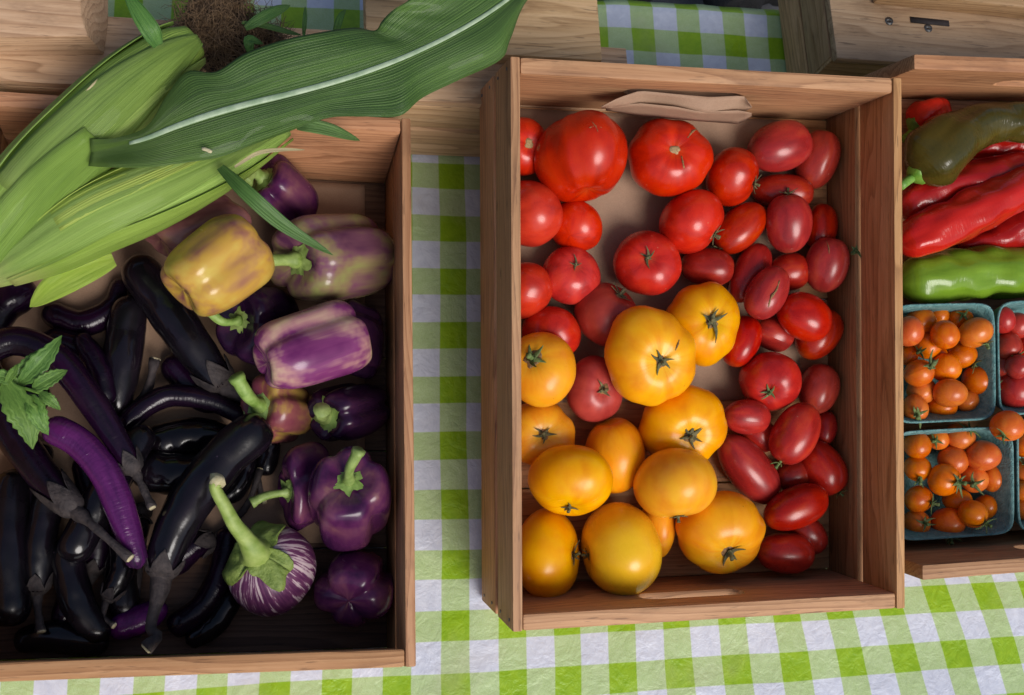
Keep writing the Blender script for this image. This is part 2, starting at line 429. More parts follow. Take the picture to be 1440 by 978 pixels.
def leafmat(name, dark, light, stripes=40.0, along=1.2, rough=0.45, base=None, tipc=None, sss=0.0, coat=0.05, contrast=1.0, trans=0.0):
    """blade with veins that run along it (u across, v along)"""
    m, nt, bs = mat(name); N = NT(nt)
    uv = N.sep(N.n('UVMap').outputs[0])
    r = N.math('MULTIPLY', N.rand(), 19.0)
    vec = N.xyz(N.math('MULTIPLY_ADD', uv[0], stripes, r), N.math('MULTIPLY', uv[1], along), r)
    fine = N.noise(vec, 1.0, 4.0, 0.7)
    big = N.noise(N.xyz(N.math('MULTIPLY_ADD', uv[0], 3.0, r), N.math('MULTIPLY', uv[1], 2.5), r), 1.0, 3.0)
    vein = N.math('POWER', N.math('ABSOLUTE', N.math('SINE', N.math('MULTIPLY', uv[0], stripes * 1.1))), 8.0)
    f = N.math('ADD', N.math('MULTIPLY', fine, 0.62 * contrast), N.math('ADD', N.math('MULTIPLY', big, 0.32), N.math('MULTIPLY', vein, 0.09)))
    f = N.math('ADD', f, 0.09 - 0.31 * (contrast - 1))
    col = N.ramp(f, [(0.42, dark), (0.70, light)])
    if base:
        col = N.mix(N.math('MULTIPLY', N.math('SUBTRACT', 1.0, N.smooth(N.math('MULTIPLY_ADD', big, 0.15, uv[1]), 0.05, base[1])), base[2]), col, base[0])
    if tipc:
        col = N.mix(N.math('MULTIPLY', N.smooth(N.math('MULTIPLY_ADD', fine, 0.2, uv[1]), 1 - tipc[1], 1.1), tipc[2]), col, tipc[0])
    N.put(bs.inputs['Base Color'], N.vary(col, 0.015, 0.1, 0.15))
    N.put(bs.inputs['Roughness'], N.math('MULTIPLY_ADD', fine, 0.2, rough - 0.1))
    bs.inputs['Coat Weight'].default_value = coat
    bs.inputs['Specular IOR Level'].default_value = 0.32
    if trans:
        bs.inputs['Transmission Weight'].default_value = 0.0
        bs.inputs['Subsurface Weight'].default_value = trans; bs.inputs['Subsurface Scale'].default_value = 0.003
        bs.inputs['Subsurface Radius'].default_value = (0.5, 1.0, 0.2)
    N.put(bs.inputs['Normal'], N.bump(N.math('MULTIPLY_ADD', vein, -0.35, fine), 0.7, 0.0014))
    return m
HUSK = leafmat('corn_husk', (0.12, 0.21, 0.018), (0.33, 0.46, 0.095), 150.0, 0.8, 0.5, base=((0.46, 0.44, 0.17), 0.28, 0.6), contrast=0.95)
HUSKD = leafmat('corn_husk_outer', (0.070, 0.145, 0.012), (0.22, 0.34, 0.058), 150.0, 1.0, 0.5, base=((0.25, 0.30, 0.08), 0.25, 0.3), contrast=0.95)
HUSKY = leafmat('corn_husk_inner', (0.20, 0.32, 0.022), (0.42, 0.52, 0.10), 60.0, 1.0, 0.5, contrast=1.0)
BLADE = leafmat('corn_blade', (0.020, 0.054, 0.008), (0.098, 0.178, 0.036), 110.0, 1.2, 0.40, coat=0.08, contrast=1.3, base=((0.13, 0.20, 0.03), 0.42, 0.5))
SMALLBLADE = leafmat('small_corn_blade', (0.04, 0.11, 0.02), (0.11, 0.21, 0.05), 16.0, 1.0, 0.45)
DRYBLADE = leafmat('dry_corn_blade', (0.40, 0.33, 0.16), (0.62, 0.54, 0.32), 12.0, 1.0, 0.7)
MIDRIB = plain('corn_midrib', (0.24, 0.33, 0.19), (0.42, 0.50, 0.34), 90.0, 0.5, 0.2)
SILK = plain('dry_corn_silk', (0.07, 0.038, 0.022), (0.24, 0.145, 0.08), 120.0, 0.8, 0.3, vary=(0.02, 0.1, 0.3))
SILKC = plain('corn_silk_core', (0.012, 0.007, 0.005), (0.05, 0.027, 0.016), 90.0, 0.9, 0.9, 0.004)
MINT = leafmat('mint_leaf_green', (0.050, 0.12, 0.014), (0.14, 0.25, 0.045), 9.0, 7.0, 0.5)

def paper_mat():
    m, nt, bs = mat('kraft_paper'); N = NT(nt)
    oc = N.n('TexCoord').outputs['Object']
    f = N.noise(oc, 30.0, 5.0, 0.6); g = N.noise(oc, 700.0, 2.0)
    col = N.ramp(N.math('ADD', N.math('MULTIPLY', f, 0.6), N.math('MULTIPLY', g, 0.4)), [(0.3, (0.27, 0.165, 0.105)), (0.7, (0.38, 0.245, 0.16))])
    col = N.mix(N.math('MULTIPLY', N.smooth(N.noise(oc, 14.0, 4.0), 0.55, 0.72), 0.35), col, (0.20, 0.11, 0.07))
    N.put(bs.inputs['Base Color'], col); bs.inputs['Roughness'].default_value = 0.75
    N.put(bs.inputs['Normal'], N.bump(N.noise(oc, 35.0, 4.0), 0.3, 0.003))
    return m
PAPER = paper_mat()
PULP = plain('turquoise_pulp', (0.075, 0.21, 0.215), (0.20, 0.38, 0.365), 170.0, 0.85, 1.0, 0.0025, vary=(0.0, 0.1, 0.1))
METAL = plain('screw_steel', (0.10, 0.10, 0.10), (0.20, 0.20, 0.19), 300.0, 0.45, 0.3)
METAL.node_tree.nodes['Principled BSDF'].inputs['Metallic'].default_value = 0.8
VOID = plain('slot_inside', (0.02, 0.015, 0.015), (0.05, 0.04, 0.04), 80.0, 0.8, 0.2)
ASPHALT = plain('grey_paving', (0.055, 0.055, 0.06), (0.11, 0.11, 0.115), 6.0, 0.85, 0.5, 0.01)
BLACKBAG = plain('black_cloth', (0.008, 0.008, 0.009), (0.02, 0.02, 0.022), 20.0, 0.7, 0.4, 0.01)

def cloth_mat():
    """green gingham on a crinkled plastic coated cloth"""
    m, nt, bs = mat('gingham_cloth'); N = NT(nt)
    oc = N.n('TexCoord').outputs['Object']; s = N.sep(oc)
    wx = N.math('MULTIPLY', N.math('SUBTRACT', N.noise(oc, 4.0, 2.0), 0.5), 0.010)
    wy = N.math('MULTIPLY', N.math('SUBTRACT', N.noise(N.xyz(N.math('ADD', s[0], 7.3), s[1], 0.0), 4.0, 2.0), 0.5), 0.010)
    # front right: the cloth is pulled askew
    pull = N.math('MULTIPLY', N.math('MULTIPLY', N.smooth(s[0], 0.35, 0.85), N.math('SUBTRACT', 0.12, s[1])), N.math('MULTIPLY', N.smooth(N.math('MULTIPLY', s[1], -1.0), -0.20, 0.05), 0.22))
    x = N.math('ADD', N.math('SUBTRACT', N.math('MULTIPLY_ADD', s[1], -0.035, s[0]), pull), wx)
    y = N.math('ADD', s[1], wy)
    a = N.math('FRACT', N.math('DIVIDE', N.math('SUBTRACT', x, 0.1895), 0.0572))
    b = N.math('FRACT', N.math('DIVIDE', N.math('SUBTRACT', 0.4965, y), 0.0591))
    def band(t):
        return N.math('MULTIPLY', N.smooth(t, 0.0, 0.02), N.math('SUBTRACT', 1.0, N.smooth(t, 0.49, 0.51)))
    A, B = band(a), band(b)
    weave = N.noise(N.xyz(N.math('MULTIPLY', s[0], 900.0), N.math('MULTIPLY', s[1], 900.0), 0.0), 1.0, 1.0)
    mot = N.noise(oc, 120.0, 4.0)
    half = N.ramp(N.math('ADD', N.math('MULTIPLY', weave, 0.6), N.math('MULTIPLY', mot, 0.4)), [(0.3, (0.36, 0.50, 0.20)), (0.7, (0.49, 0.62, 0.34))])
    full = N.ramp(mot, [(0.3, (0.22, 0.40, 0.005)), (0.7, (0.29, 0.48, 0.010))])
    white = N.ramp(mot, [(0.3, (0.55, 0.59, 0.70)), (0.7, (0.65, 0.69, 0.79))])
    col = N.mix(N.math('MAXIMUM', A, B), white, half)
    col = N.mix(N.math('MULTIPLY', A, B), col, full)
    # faint soiling
    col = N.mix(N.math('MULTIPLY', N.smooth(N.noise(oc, 7.0, 4.0), 0.58, 0.75), 0.25), col, (0.42, 0.36, 0.28))
    N.put(bs.inputs['Base Color'], col)
    N.put(bs.inputs['Roughness'], N.math('MULTIPLY_ADD', mot, 0.2, 0.26))
    # crinkles: folds along creases of two sizes
    def crease(scale, off):
        n1 = N.noise(N.xyz(N.math('ADD', s[0], off), s[1], 0.0), scale, 3.0, 0.6, 0.6)
        return N.math('ABSOLUTE', N.math('SUBTRACT', n1, 0.5))
    h = N.math('ADD', N.math('MULTIPLY', crease(34.0, 3.1), 1.0), N.math('MULTIPLY', crease(80.0, 9.7), 0.5))
    nb = N.bump(h, 0.30, 0.008)
    nb = N.bump(weave, 0.06, 0.0004, nb)
    N.put(bs.inputs['Normal'], nb)
    return m
CLOTH = cloth_mat()

# ------------------------------------------------------------------ the setting: ground, table with its cloth
g = 6.0
ground = mesh_obj('ground', [(-g, -g, -0.76), (g, -g, -0.76), (g, g, -0.76), (-g, g, -0.76)], [(0, 1, 2, 3)], ASPHALT, smooth=False)
tag(ground, 'dark grey paving seen beyond the back edge of the table', 'ground', kind='structure')

def fbm(x, y, s, k=0.0):
    return mnoise.noise(Vector((x * s + k, y * s - k, k)))

def make_cloth():
    x0, x1, y0, y1 = -0.75, 1.35, -0.45, 0.703
    nx, ny = 300, 170
    V, Fc = [], []
    for j in range(ny + 9):
        for i in range(nx + 1):
            x = x0 + (x1 - x0) * i / nx
            t = min(j / ny, 1.0); y = y0 + (y1 - y0) * t
            z = 0.0026 * fbm(x, y, 13, 1.3) + 0.0008 * abs(fbm(x, y, 42, 4.2)) + 0.0005 * fbm(x, y, 95, 2.2) - 0.0036
            e = 0.004 * fbm(x, 0, 9, 8.0) + 0.002 * fbm(x, 0, 31, 5.0)
            if j > ny:                                   # the cloth falls over the back edge
                k = j - ny
                y = y1 + e + 0.006 * min(k, 2) + 0.004 * fbm(x, k * 0.1, 12, 3.3) * k * 0.3
                z -= 0.004 * k if k < 3 else 0.03 * (k - 2)
            elif j == ny: y += e
            V.append((x, y, z))
    m = nx + 1
    for j in range(ny + 8):
        for i in range(nx):
            a = j * m + i
            Fc.append((a, a + 1, a + m + 1, a + m))
    o = mesh_obj('tablecloth', V, Fc, CLOTH)
    tag(o, 'green and white gingham tablecloth, crinkled, under all the crates', 'tablecloth')
make_cloth()
tbl = mesh_obj('table', [(-0.74, -0.44, -0.03), (1.34, -0.44, -0.03), (1.34, 0.695, -0.03), (-0.74, 0.695, -0.03),
                         (-0.74, -0.44, -0.006), (1.34, -0.44, -0.006), (1.34, 0.695, -0.006), (-0.74, 0.695, -0.006)],
               [(3, 2, 1, 0), (4, 5, 6, 7), (0, 1, 5, 4), (1, 2, 6, 5), (2, 3, 7, 6), (3, 0, 4, 7)], PINE, smooth=False)
tag(tbl, 'flat table top hidden beneath the gingham cloth', 'table', kind='structure')

# a black bundle lying on the ground behind the table
def bundle(px0, py0, px1, py1, name, label):
    a = at(px0, py0, -0.70); b = at(px1, py1, -0.70)
    C = catmull([a, (a + b) / 2 + np.array([0, 0.03, 0.02]), b], 16)
    V, Fc, UV = tube(C - C.mean(0), [0.05 * (0.4 + 0.6 * math.sin(math.pi * (i + 1) / 17)) for i in range(16)], 14, wob=0.5, seed=px0)
    r = empty(name, C.mean(0)); mesh_obj('fabric', V, Fc, BLACKBAG, r, UV)
    tag(r, label, 'bundle')
bundle(1000, 12, 1120, -12, 'cloth_bundle', 'black crumpled bundle on the paving behind the table, at right')
bundle(868, 3, 895, -8, 'cloth_bundle', 'small black scrap on the paving behind the table, at left')

# ------------------------------------------------------------------ wooden planks, crates, stands
def plank(name, l, w, t, parent, loc, rz=0.0, mt=WOOD, bev=0.0015, rx=0.0, chamfer=0.0):
    """board with its grain along local X, l x w x t, centred at loc of the parent"""
    a, b, c = l / 2, w / 2, t / 2
    if chamfer:
        k = chamfer
        out = [(-a, -b), (a, -b), (a, b - k), (a - k, b), (-a + k, b), (-a, b - k)]
    else:
        out = [(-a, -b), (a, -b), (a, b), (-a, b)]
    n = len(out)
    V = [(x, y, -c) for x, y in out] + [(x, y, c) for x, y in out]
    Fc = [tuple(range(n))[::-1], tuple(range(n, 2 * n))] + [(i, (i + 1) % n, n + (i + 1) % n, n + i) for i in range(n)]
    o = mesh_obj(name, V, Fc, mt, parent, bevel=bev)
    o.location = loc; o.rotation_euler = (rx, 0, rz)
    return o

def end_panel(l, h, t, parent, loc, slot=(0.0, 0.085, 0.105, 0.026), mt=WOOD, chamfer=0.0):
    """upright end board with a hand slot (centre along, height of centre, length, height); stands in the u-w plane"""
    sx, sz, sl, sh = slot
    a = l / 2
    inner = []
    for k in range(24):
        q = 2 * math.pi * k / 24 + math.pi / 24
        cx = (sl - sh) / 2 * (1 if math.cos(q) > 0 else -1)
        inner.append((sx + cx + sh / 2 * math.cos(q), sz + sh / 2 * math.sin(q)))
    out = []
    for (x, z) in inner:                                  # ray from the slot's centre to the board's outline
        dx, dz = x - sx, z - sz
        tx = ((a - sx) if dx > 0 else (-a - sx)) / dx; tz = ((h - sz) if dz > 0 else -sz) / dz
        k = min(tx, tz); out.append((sx + dx * k, sz + dz * k))
    corners = {}
    for cxn in ((a, h), (-a, h), (-a, 0), (a, 0)):        # snap the nearest ray to each corner
        i = min(range(24), key=lambda i: (out[i][0] - cxn[0]) ** 2 + ((out[i][1] - cxn[1]) * 2) ** 2 + (9 if i in corners else 0))
        corners[i] = 1; out[i] = cxn
    V = [(x, -z_, -t / 2) for x, z_ in []]
    V = [(x, z, -t / 2) for x, z in inner] + [(x, z, -t / 2) for x, z in out] + [(x, z, t / 2) for x, z in inner] + [(x, z, t / 2) for x, z in out]
    Fc = []
    for i in range(24):
        j = (i + 1) % 24
        Fc += [(i, j, 24 + j, 24 + i), (48 + j, 48 + i, 72 + i, 72 + j), (j, i, 48 + i, 48 + j), (24 + i, 24 + j, 72 + j, 72 + i)]
    o = mesh_obj('end_panel', V, Fc, mt, parent, bevel=0.003)
    o.location = loc; o.rotation_euler = (math.pi / 2, 0, 0)
    return o

CW, CL, CD = 0.383, 0.505, 0.135
SHADED_WOOD = wood('shaded_floor_wood', (0.16, 0.085, 0.05), (0.11, 0.055, 0.032), (0.05, 0.024, 0.014))  # left crate's floor: shade behind its front wall put into the wood colour
def crate(frame, label, slot_front=0.0, slot_back=0.0, left_top=True, ends_over=False, floor_mat=WOOD):
    root = bpy.data.objects.new('wooden_crate', None); COL.objects.link(root); root.empty_display_size = 0.03
    root.matrix_world = frame.matrix()
    te, ts = 0.015, 0.009
    ew = CW - 2 * ts if not ends_over else CW
    end_panel(ew - 0.0006, CD, te, root, (CW / 2, te / 2, 0), (slot_front, 0.088, 0.105, 0.026))
    end_panel(ew - 0.0006, CD, te, root, (CW / 2, CL - te / 2, 0), (slot_back, 0.088, 0.115, 0.026))
    y0, ln = (0.0, CL) if not ends_over else (te + 0.0005, CL - 2 * te - 0.001)
    for side in (0, 1):
        x = ts / 2 if side == 0 else CW - ts / 2
        for k, (z0, hh) in enumerate(((0.0, 0.064), (0.0735, 0.0625))):
            if side == 0 and k == 1 and not left_top: continue
            if ends_over: x = ts / 2 if side == 0 else CW - ts / 2
            s = plank('side_slat', ln, hh, ts, root, (x, CL / 2, z0 + hh / 2), 0.0, bev=0.0018)
            s.rotation_euler = Matrix(((0, 0, 1), (1, 0, 0), (0, 1, 0))).to_euler()
            for yy in (-ln / 2 + 0.008, ln / 2 - 0.008):
                for zz in (-0.018, 0.018):
                    V, Fc, UV = tube([(yy, zz, -0.0052 * (1 if side == 0 else -1)), (yy, zz, -0.0035 * (1 if side == 0 else -1))], [0.0016, 0.0016], 8)
                    mesh_obj('nail', V, Fc, METAL, s, UV)
    nfl = 5
    wd = (CL - 2 * te) / nfl
    for k in range(nfl):
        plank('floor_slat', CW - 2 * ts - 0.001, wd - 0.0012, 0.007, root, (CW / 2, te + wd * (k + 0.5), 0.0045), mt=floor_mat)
    tag(root, label, 'crate', 'wooden vegetable crates')
    return root

FM = Frame(0.2310, 0.0315, 0.0031, 0.2397)
FL = Frame(-0.2385, -0.0143, -0.0251, 0.004)
FR = Frame(0.6370, 0.0595, 0.0237, 0.2554)
crate(FL, 'wooden crate holding corn, aubergines and purple peppers, lying flat at left', slot_front=-0.055, slot_back=0.0, floor_mat=SHADED_WOOD)
crate(FM, 'wooden crate full of red and yellow tomatoes, propped up in the middle', slot_front=-0.005, slot_back=-0.012)
crate(FR, 'wooden crate with chillies and berry baskets, cut off by the right edge', slot_front=0.0, slot_back=-0.01, left_top=False, ends_over=True)

# stands behind the crates
st = empty('wooden_stand', (0.05, 0.575, 0.0)); SX0, SX1 = -0.42, 0.385
w_ = SX1 - SX0; cx_ = (SX0 + SX1) / 2 - 0.05
for z0, h_, t_, yo in ((0.0, 0.030, 0.012, 0.0), (0.0305, 0.036, 0.016, -0.002), (0.067, 0.049, 0.012, 0.001)):
    o = plank('front_board', w_, h_, t_, st, (cx_, -0.072 + t_ / 2 + yo, z0 + h_ / 2), mt=PINE, bev=0.004 if t_ > 0.014 else 0.002, rx=math.pi / 2)
plank('top_board', w_, 0.071, 0.010, st, (cx_, -0.071 + 0.0357, 0.1215), mt=PINE, bev=0.002)
plank('back_board', w_, 0.115, 0.012, st, (cx_, -0.008, 0.0580), mt=PINE, rx=math.pi / 2)
tag(st, 'long low pine stand behind the crates, carrying loose boards', 'stand')

def board_px(name, x0, x1, y_front, z0, z1, dep, label, mt=PINE, bev=0.003):
    """loose block or board: left and right pixel of its front foot, pixel row of the foot"""
    a = at(x0, y_front, z0); b = at(x1, y_front, z0)
    l = b[0] - a[0]; h = z1 - z0
    r = empty(name, ((a[0] + b[0]) / 2, a[1] + dep / 2, z0))
    o = plank('board', l, dep, h, r, (0, 0, h / 2), mt=mt, bev=bev)
    plank('foot', 0.05, 0.03, z0 - 0.003, r, (0, dep / 2 - 0.03, -z0 / 2 + 0.001), mt=mt)
    tag(r, label, 'board')
    return r
board_px('wooden_board', 512, 838, 80, 0.127, 0.147, 0.12, 'short pine board on the stand, above the tomato crate\'s left corner')
def corner_block():
    z0, z1 = 0.1272, 0.166
    lo = [at(x, y, z0) for x, y in ((-260, 84), (147, 78), (153, 30), (153, -70), (-260, -70))]
    hi = [at(x, y, z1) for x, y in ((-260, 58), (124, 51), (113, 20), (112, -80), (-260, -80))]
    c = sum(lo) / 5; c[2] = z0
    r = empty('wooden_block', c)
    V = [p - c for p in lo + hi]
    mesh_obj('beam', V, [(4, 3, 2, 1, 0), (5, 6, 7, 8, 9)] + [(i, (i + 1) % 5, 5 + (i + 1) % 5, 5 + i) for i in range(5)], PINE, r, bevel=0.002)
    plank('foot', 0.04, 0.04, 0.124, r, (0.0, 0.045, -0.064), mt=PINE)
    tag(r, 'thick pale pine block with chamfered edges in the top left corner', 'block')
corner_block()

rs = empty('wooden_stand', (0.862, 0.69, 0.0))
S2 = 0.46
plank('front_board', S2, 0.100, 0.012, rs, (0, -0.094, 0.0505), mt=PINE, rx=math.pi / 2, bev=0.003)
plank('top_board', S2, 0.20, 0.012, rs, (0, -0.004, 0.1066), mt=PINE, bev=0.004)
for sx in (-1,):
    for z0 in (0.0, 0.051):
        o = plank('side_board', 0.19, 0.049, 0.010, rs, (sx * (S2 / 2 - 0.004), -0.001, z0 + 0.0245), mt=PINE)
        o.rotation_euler = Matrix(((0, 0, 1), (1, 0, 0), (0, 1, 0))).to_euler()
rs_slot = plank('slot', 0.048, 0.007, 0.0012, rs, (-0.109, -0.0515, 0.1135), mt=VOID, bev=0.0)
rs_slot.rotation_euler = (0, 0, -0.03)
for x, y in ((-0.160, -0.0542), (-0.112, -0.0597)):
    V, Fc, UV = tube([(x, y, 0.1115), (x, y, 0.1138), (x, y, 0.1132)], [0.0052, 0.0047, 0.0022], 14)
    mesh_obj('screw', V, Fc, METAL, rs, UV)
tag(rs, 'pine stand with two screws in its top, behind the chilli crate', 'stand')
nb_ = empty('wooden_board', (0.920, 0.7025, 0.1130))
plank('board', 0.47, 0.11, 0.026, nb_, (0, 0.0, 0.0135), mt=PINE, bev=0.004).rotation_euler = (0, 0, -0.03)
tag(nb_, 'pale board lying on the screwed stand in the top right corner', 'board')

# ------------------------------------------------------------------ kraft paper
def sheet(name, frame, u0, u1, v0, v1, w, label, amp=0.0012, seed=0.0, curl=0.0):
    V, Fc = [], []
    nx, ny = 40, 48
    for j in range(ny + 1):
        for i in range(nx + 1):
            u = u0 + (u1 - u0) * i / nx; v = v0 + (v1 - v0) * j / ny
            h = amp * (1 + fbm(u, v, 16, seed)) + curl * max(0, (j - ny + 4) / 4) ** 2
            V.append(frame.w(u, v, w + h) - frame.o)
    for j in range(ny):
        for i in range(nx):
            a = j * (nx + 1) + i
            Fc.append((a, a + 1, a + nx + 2, a + nx + 1))
    o = mesh_obj(name, V, Fc, PAPER); o.location = frame.o.tolist()
    md = o.modifiers.new('thickness', 'SOLIDIFY'); md.thickness = 0.0004
    tag(o, label, 'paper', 'kraft paper in the crates')
sheet('kraft_paper', FL, 0.012, 0.352, 0.115, 0.486, 0.0085, 'brown kraft paper lining the bottom of the aubergine crate', seed=2.0)
sheet('kraft_paper', FM, 0.012, 0.340, 0.195, 0.487, 0.0085, 'brown kraft paper lining the back of the tomato crate', seed=5.0)

def paper_flap():
    """folded paper pulled through the hand slot of the tomato crate"""
    root = empty('paper_flap', FM.w(0.18, CL - 0.02, 0.088))
    o0 = np.array(root.location)
    for k, rows in enumerate((
            # (pixel x, pixel y upper, pixel y lower), height upper / lower in the crate
            [(846, 151, 153), (870, 138, 150), (900, 128, 146), (950, 133, 151), (1000, 137, 160), (1046, 135, 158), (1057, 151, 152)],
            [(852, 152, 156), (880, 148, 160), (900, 146, 163), (950, 151, 168), (985, 158, 171), (1040, 156, 175), (1057, 160, 164)])):
        V, Fc = [], []
        xs = [r_[0] for r_ in rows]; X = np.linspace(xs[0], xs[-1], 22); U = np.stack([X, np.interp(X, xs, [r_[1] for r_ in rows])], 1); Lw = np.stack([X, np.interp(X, xs, [r_[2] for r_ in rows])], 1)
        for i in range(22):
            for j in range(5):
                f = j / 4; p = U[i] * (1 - f) + Lw[i] * f
                wv = (0.098 - 0.012 * f if k == 0 else 0.090 - 0.03 * f) + 0.004 * math.sin(i * 0.55 + k) * f
                V.append(FM.at(p[0], p[1], wv) - o0)
        for i in range(21):
            for j in range(4):
                a = i * 5 + j; Fc.append((a, a + 1, a + 6, a + 5))
        o = mesh_obj('fold', V, Fc, PAPER, root)
        o.modifiers.new('thickness', 'SOLIDIFY').thickness = 0.0006
    tag(root, 'folded brown paper flap sticking out of the tomato crate\'s hand slot', 'paper')
paper_flap()

# ------------------------------------------------------------------ settling
def settle(frame, pts, rad, floor=0.0105, tol=0.84, top=0.17, hmin=None):
    """lowest height in the crate at which the balls (pixel, pixel radius, extra height) rest on the floor or on what lies there"""
    S = np.array(frame.spheres) if frame.spheres else None
    h = floor if hmin is None else hmin
    while True:
        Cs, Rs = [], []
        for (px, py, dz), rp in zip(pts, rad):
            P = frame.at(px, py, h + dz)
            r = rp * depth(P) / F
            P = frame.at(px, py, h + dz + r)
            Cs.append(P); Rs.append(rp * depth(P) / F)
        Cs = np.array(Cs); Rs = np.array(Rs)
        ok = True
        if S is not None and h < top:
            D = np.linalg.norm(Cs[:, None, :] - S[None, :, :3], axis=2)
            ok = not np.any(D < (Rs[:, None] + S[None, :, 3]) * tol)
        if ok: break
        h += 0.002
    return Cs, Rs

def keep_in(frame, C, r):
    q = frame.loc(C)
    q[0] = min(max(q[0], 0.0095 + r), CW - 0.0095 - r)
    q[1] = min(max(q[1], 0.0155 + r), CL - 0.0155 - r)
    return frame.M @ q + frame.o

# ------------------------------------------------------------------ round fruit
def fruit_mesh(rx, ry, axis, q=0.86, ribs=5, rib=0.03, cw=0.95, lump=0.022, dimple=0.16, dw=0.32, bottom=0.0, irr=0.035, seed=0, taper=0.0, elong=1.0, nu=44, nv=30, sq=1.0, wmin=0.35):
    """vertices in camera axes (x right, y up, z to the camera), fitted to the half extents rx, ry; v runs from stem to tip"""
    rg = random.Random(seed)
    ph = [rg.uniform(0, 6.28) for _ in range(6)]
    cre = [2 * math.pi * (k + rg.uniform(-0.22, 0.22)) / ribs for k in range(ribs)] if ribs else []
    dep = [rg.uniform(0.5, 1.2) for _ in cre]
    V, UV, Fc = [], [], []
    for i in range(nv + 1):
        p = math.pi * (0.004 + 0.992 * i / nv)
        s, c = math.sin(p), math.cos(p)
        for j in range(nu + 1):
            a = 2 * math.pi * j / nu
            r = 1 + irr * math.sin(a + ph[0]) * s + irr * 0.7 * math.sin(2 * a + ph[1]) * s + irr * 0.5 * math.sin(3 * a + ph[2]) * s
            if lump: r *= 1 + lump * mnoise.noise(Vector((1.7 * s * math.cos(a) + seed, 1.7 * s * math.sin(a), 1.7 * c)))
            f = 0.0
            for cr, dp in zip(cre, dep):
                d = (a - cr + math.pi) % (2 * math.pi) - math.pi
                f += dp * math.exp(-(d / (cw / max(ribs, 1) ** 0.75)) ** 2)
            wgt = (wmin + (1 - wmin) * s) if bottom else s ** 0.6 * (0.25 + 0.75 * max(0.0, 1 - p / 2.2))
            r *= 1 - rib * f * wgt
            rr = (abs(s) ** sq) * (1 - taper * (1 - c) / 2)
            z = q * elong * (abs(c) ** sq) * (1 if c > 0 else -1)
            z -= dimple * math.exp(-(p / dw) ** 2)
            if bottom: z += bottom * math.exp(-((math.pi - p) / 0.42) ** 2)
            V.append((rr * r * math.cos(a), rr * r * math.sin(a), z * (0.5 + 0.5 * r)))
            UV.append((j / nu, i / nv))
    for i in range(nv):
        for j in range(nu):
            a = i * (nu + 1) + j
            Fc.append((a, a + nu + 1, a + nu + 2, a + 1))
    Fc.append(tuple(range(nu))); Fc.append(tuple(nv * (nu + 1) + j for j in range(nu))[::-1])
    V = np.array(V)
    zax = nrm(axis)
    ref = np.array([math.cos(ph[3]), math.sin(ph[3]), 0.3])
    xax = nrm(ref - (ref @ zax) * zax); yax = np.cross(zax, xax)
    B = np.array([xax, yax, zax])
    V = V @ B
    ex = (V[:, 0].max() - V[:, 0].min()) / 2; ey = (V[:, 1].max() - V[:, 1].min()) / 2
    S = np.array([rx / ex, ry / ey, math.sqrt(rx / ex * ry / ey)])
    off = np.array([(V[:, 0].max() + V[:, 0].min()) / 2, (V[:, 1].max() + V[:, 1].min()) / 2, 0])
    V = (V - off) * S
    pole = V[:nu].mean(0)
    ax = nrm(zax * S)
    return V, Fc, UV, pole, ax

def sepals(pole, ax, size, n=5, seed=0, lift=0.3, stem=0.8, wid=0.16, curl=0.5):
    """star of thin curling sepals and a stub of stem; returns two part meshes"""
    rg = random.Random(seed)
    ref = np.array([rg.uniform(-1, 1), rg.uniform(-1, 1), rg.uniform(-1, 1)])
    x = nrm(ref - (ref @ ax) * ax); y = np.cross(ax, x)
    parts = []
    a0 = rg.uniform(0, 6.28)
    for k in range(n):
        a = a0 + 2 * math.pi * k / n + rg.uniform(-0.25, 0.25)
        d = math.cos(a) * x + math.sin(a) * y
        l = size * rg.choice((0.35, 0.8, 0.9, 1.0, 1.1, 1.35)) * rg.uniform(0.85, 1.1); cu = rg.uniform(-0.6, 1.6) * curl; sd = np.cross(ax, d) * rg.uniform(-0.6, 0.6)
        C = []
        for i in range(7):
            t = i / 6
            C.append(pole + d * l * t * (1 - 0.15 * cu * t) + sd * l * t * t + ax * size * (0.10 + lift * t + cu * t * t * 0.6 - 0.12 * t))
        W = [size * wid * (0.9 if i == 0 else 1.0) * (1 - (i / 6) ** 1.5) + size * 0.012 for i in range(7)]
        parts.append(blade(C, W, ax, fold=0.5, nw=2, thick=size * 0.05))
    cal = merge(parts)
    bend = (x * rg.uniform(-0.5, 0.5) + y * rg.uniform(-0.5, 0.5))
    C = [pole - ax * size * 0.15, pole + ax * size * 0.2, pole + ax * size * stem * 0.6 + bend * size * stem * 0.2, pole + ax * size * stem + bend * size * stem * 0.5]
    C = catmull(C, 8)
    rr = size * 0.14
    stm = tube(C, [rr * 1.5, rr * 1.3, rr, rr * 0.9, rr * 0.9, rr * 0.95, rr * 1.15, rr * 1.2], 10, wob=0.25, seed=seed)
    return cal, stm

def stem_axis(dx, dy, rx, ry):
    x, y = dx / rx, -dy / ry
    k = math.hypot(x, y)
    if k > 0.98: x, y = x / k * 0.98, y / k * 0.98
    return np.array([x, y, math.sqrt(max(0.0, 1 - x * x - y * y))])

def place_fruit(frame, px, py, rx, ry, tol=0.84, floor=0.0105, hmin=None, rads=None, inside=True, pts=None):
    if pts is None:
        pts = [(px, py, 0)]; rads = [(rx + ry) / 2 * 0.97]
    Cs, Rs = settle(frame, pts, rads, floor, tol, hmin=hmin)
    C = Cs.mean(0)
    if inside: 
        C2 = keep_in(frame, C, min(Rs) * 0.95)
        Cs = Cs + (C2 - C); C = C2
    for c, r in zip(Cs, Rs): frame.spheres.append((*c, r))
    return C, depth(C) / F

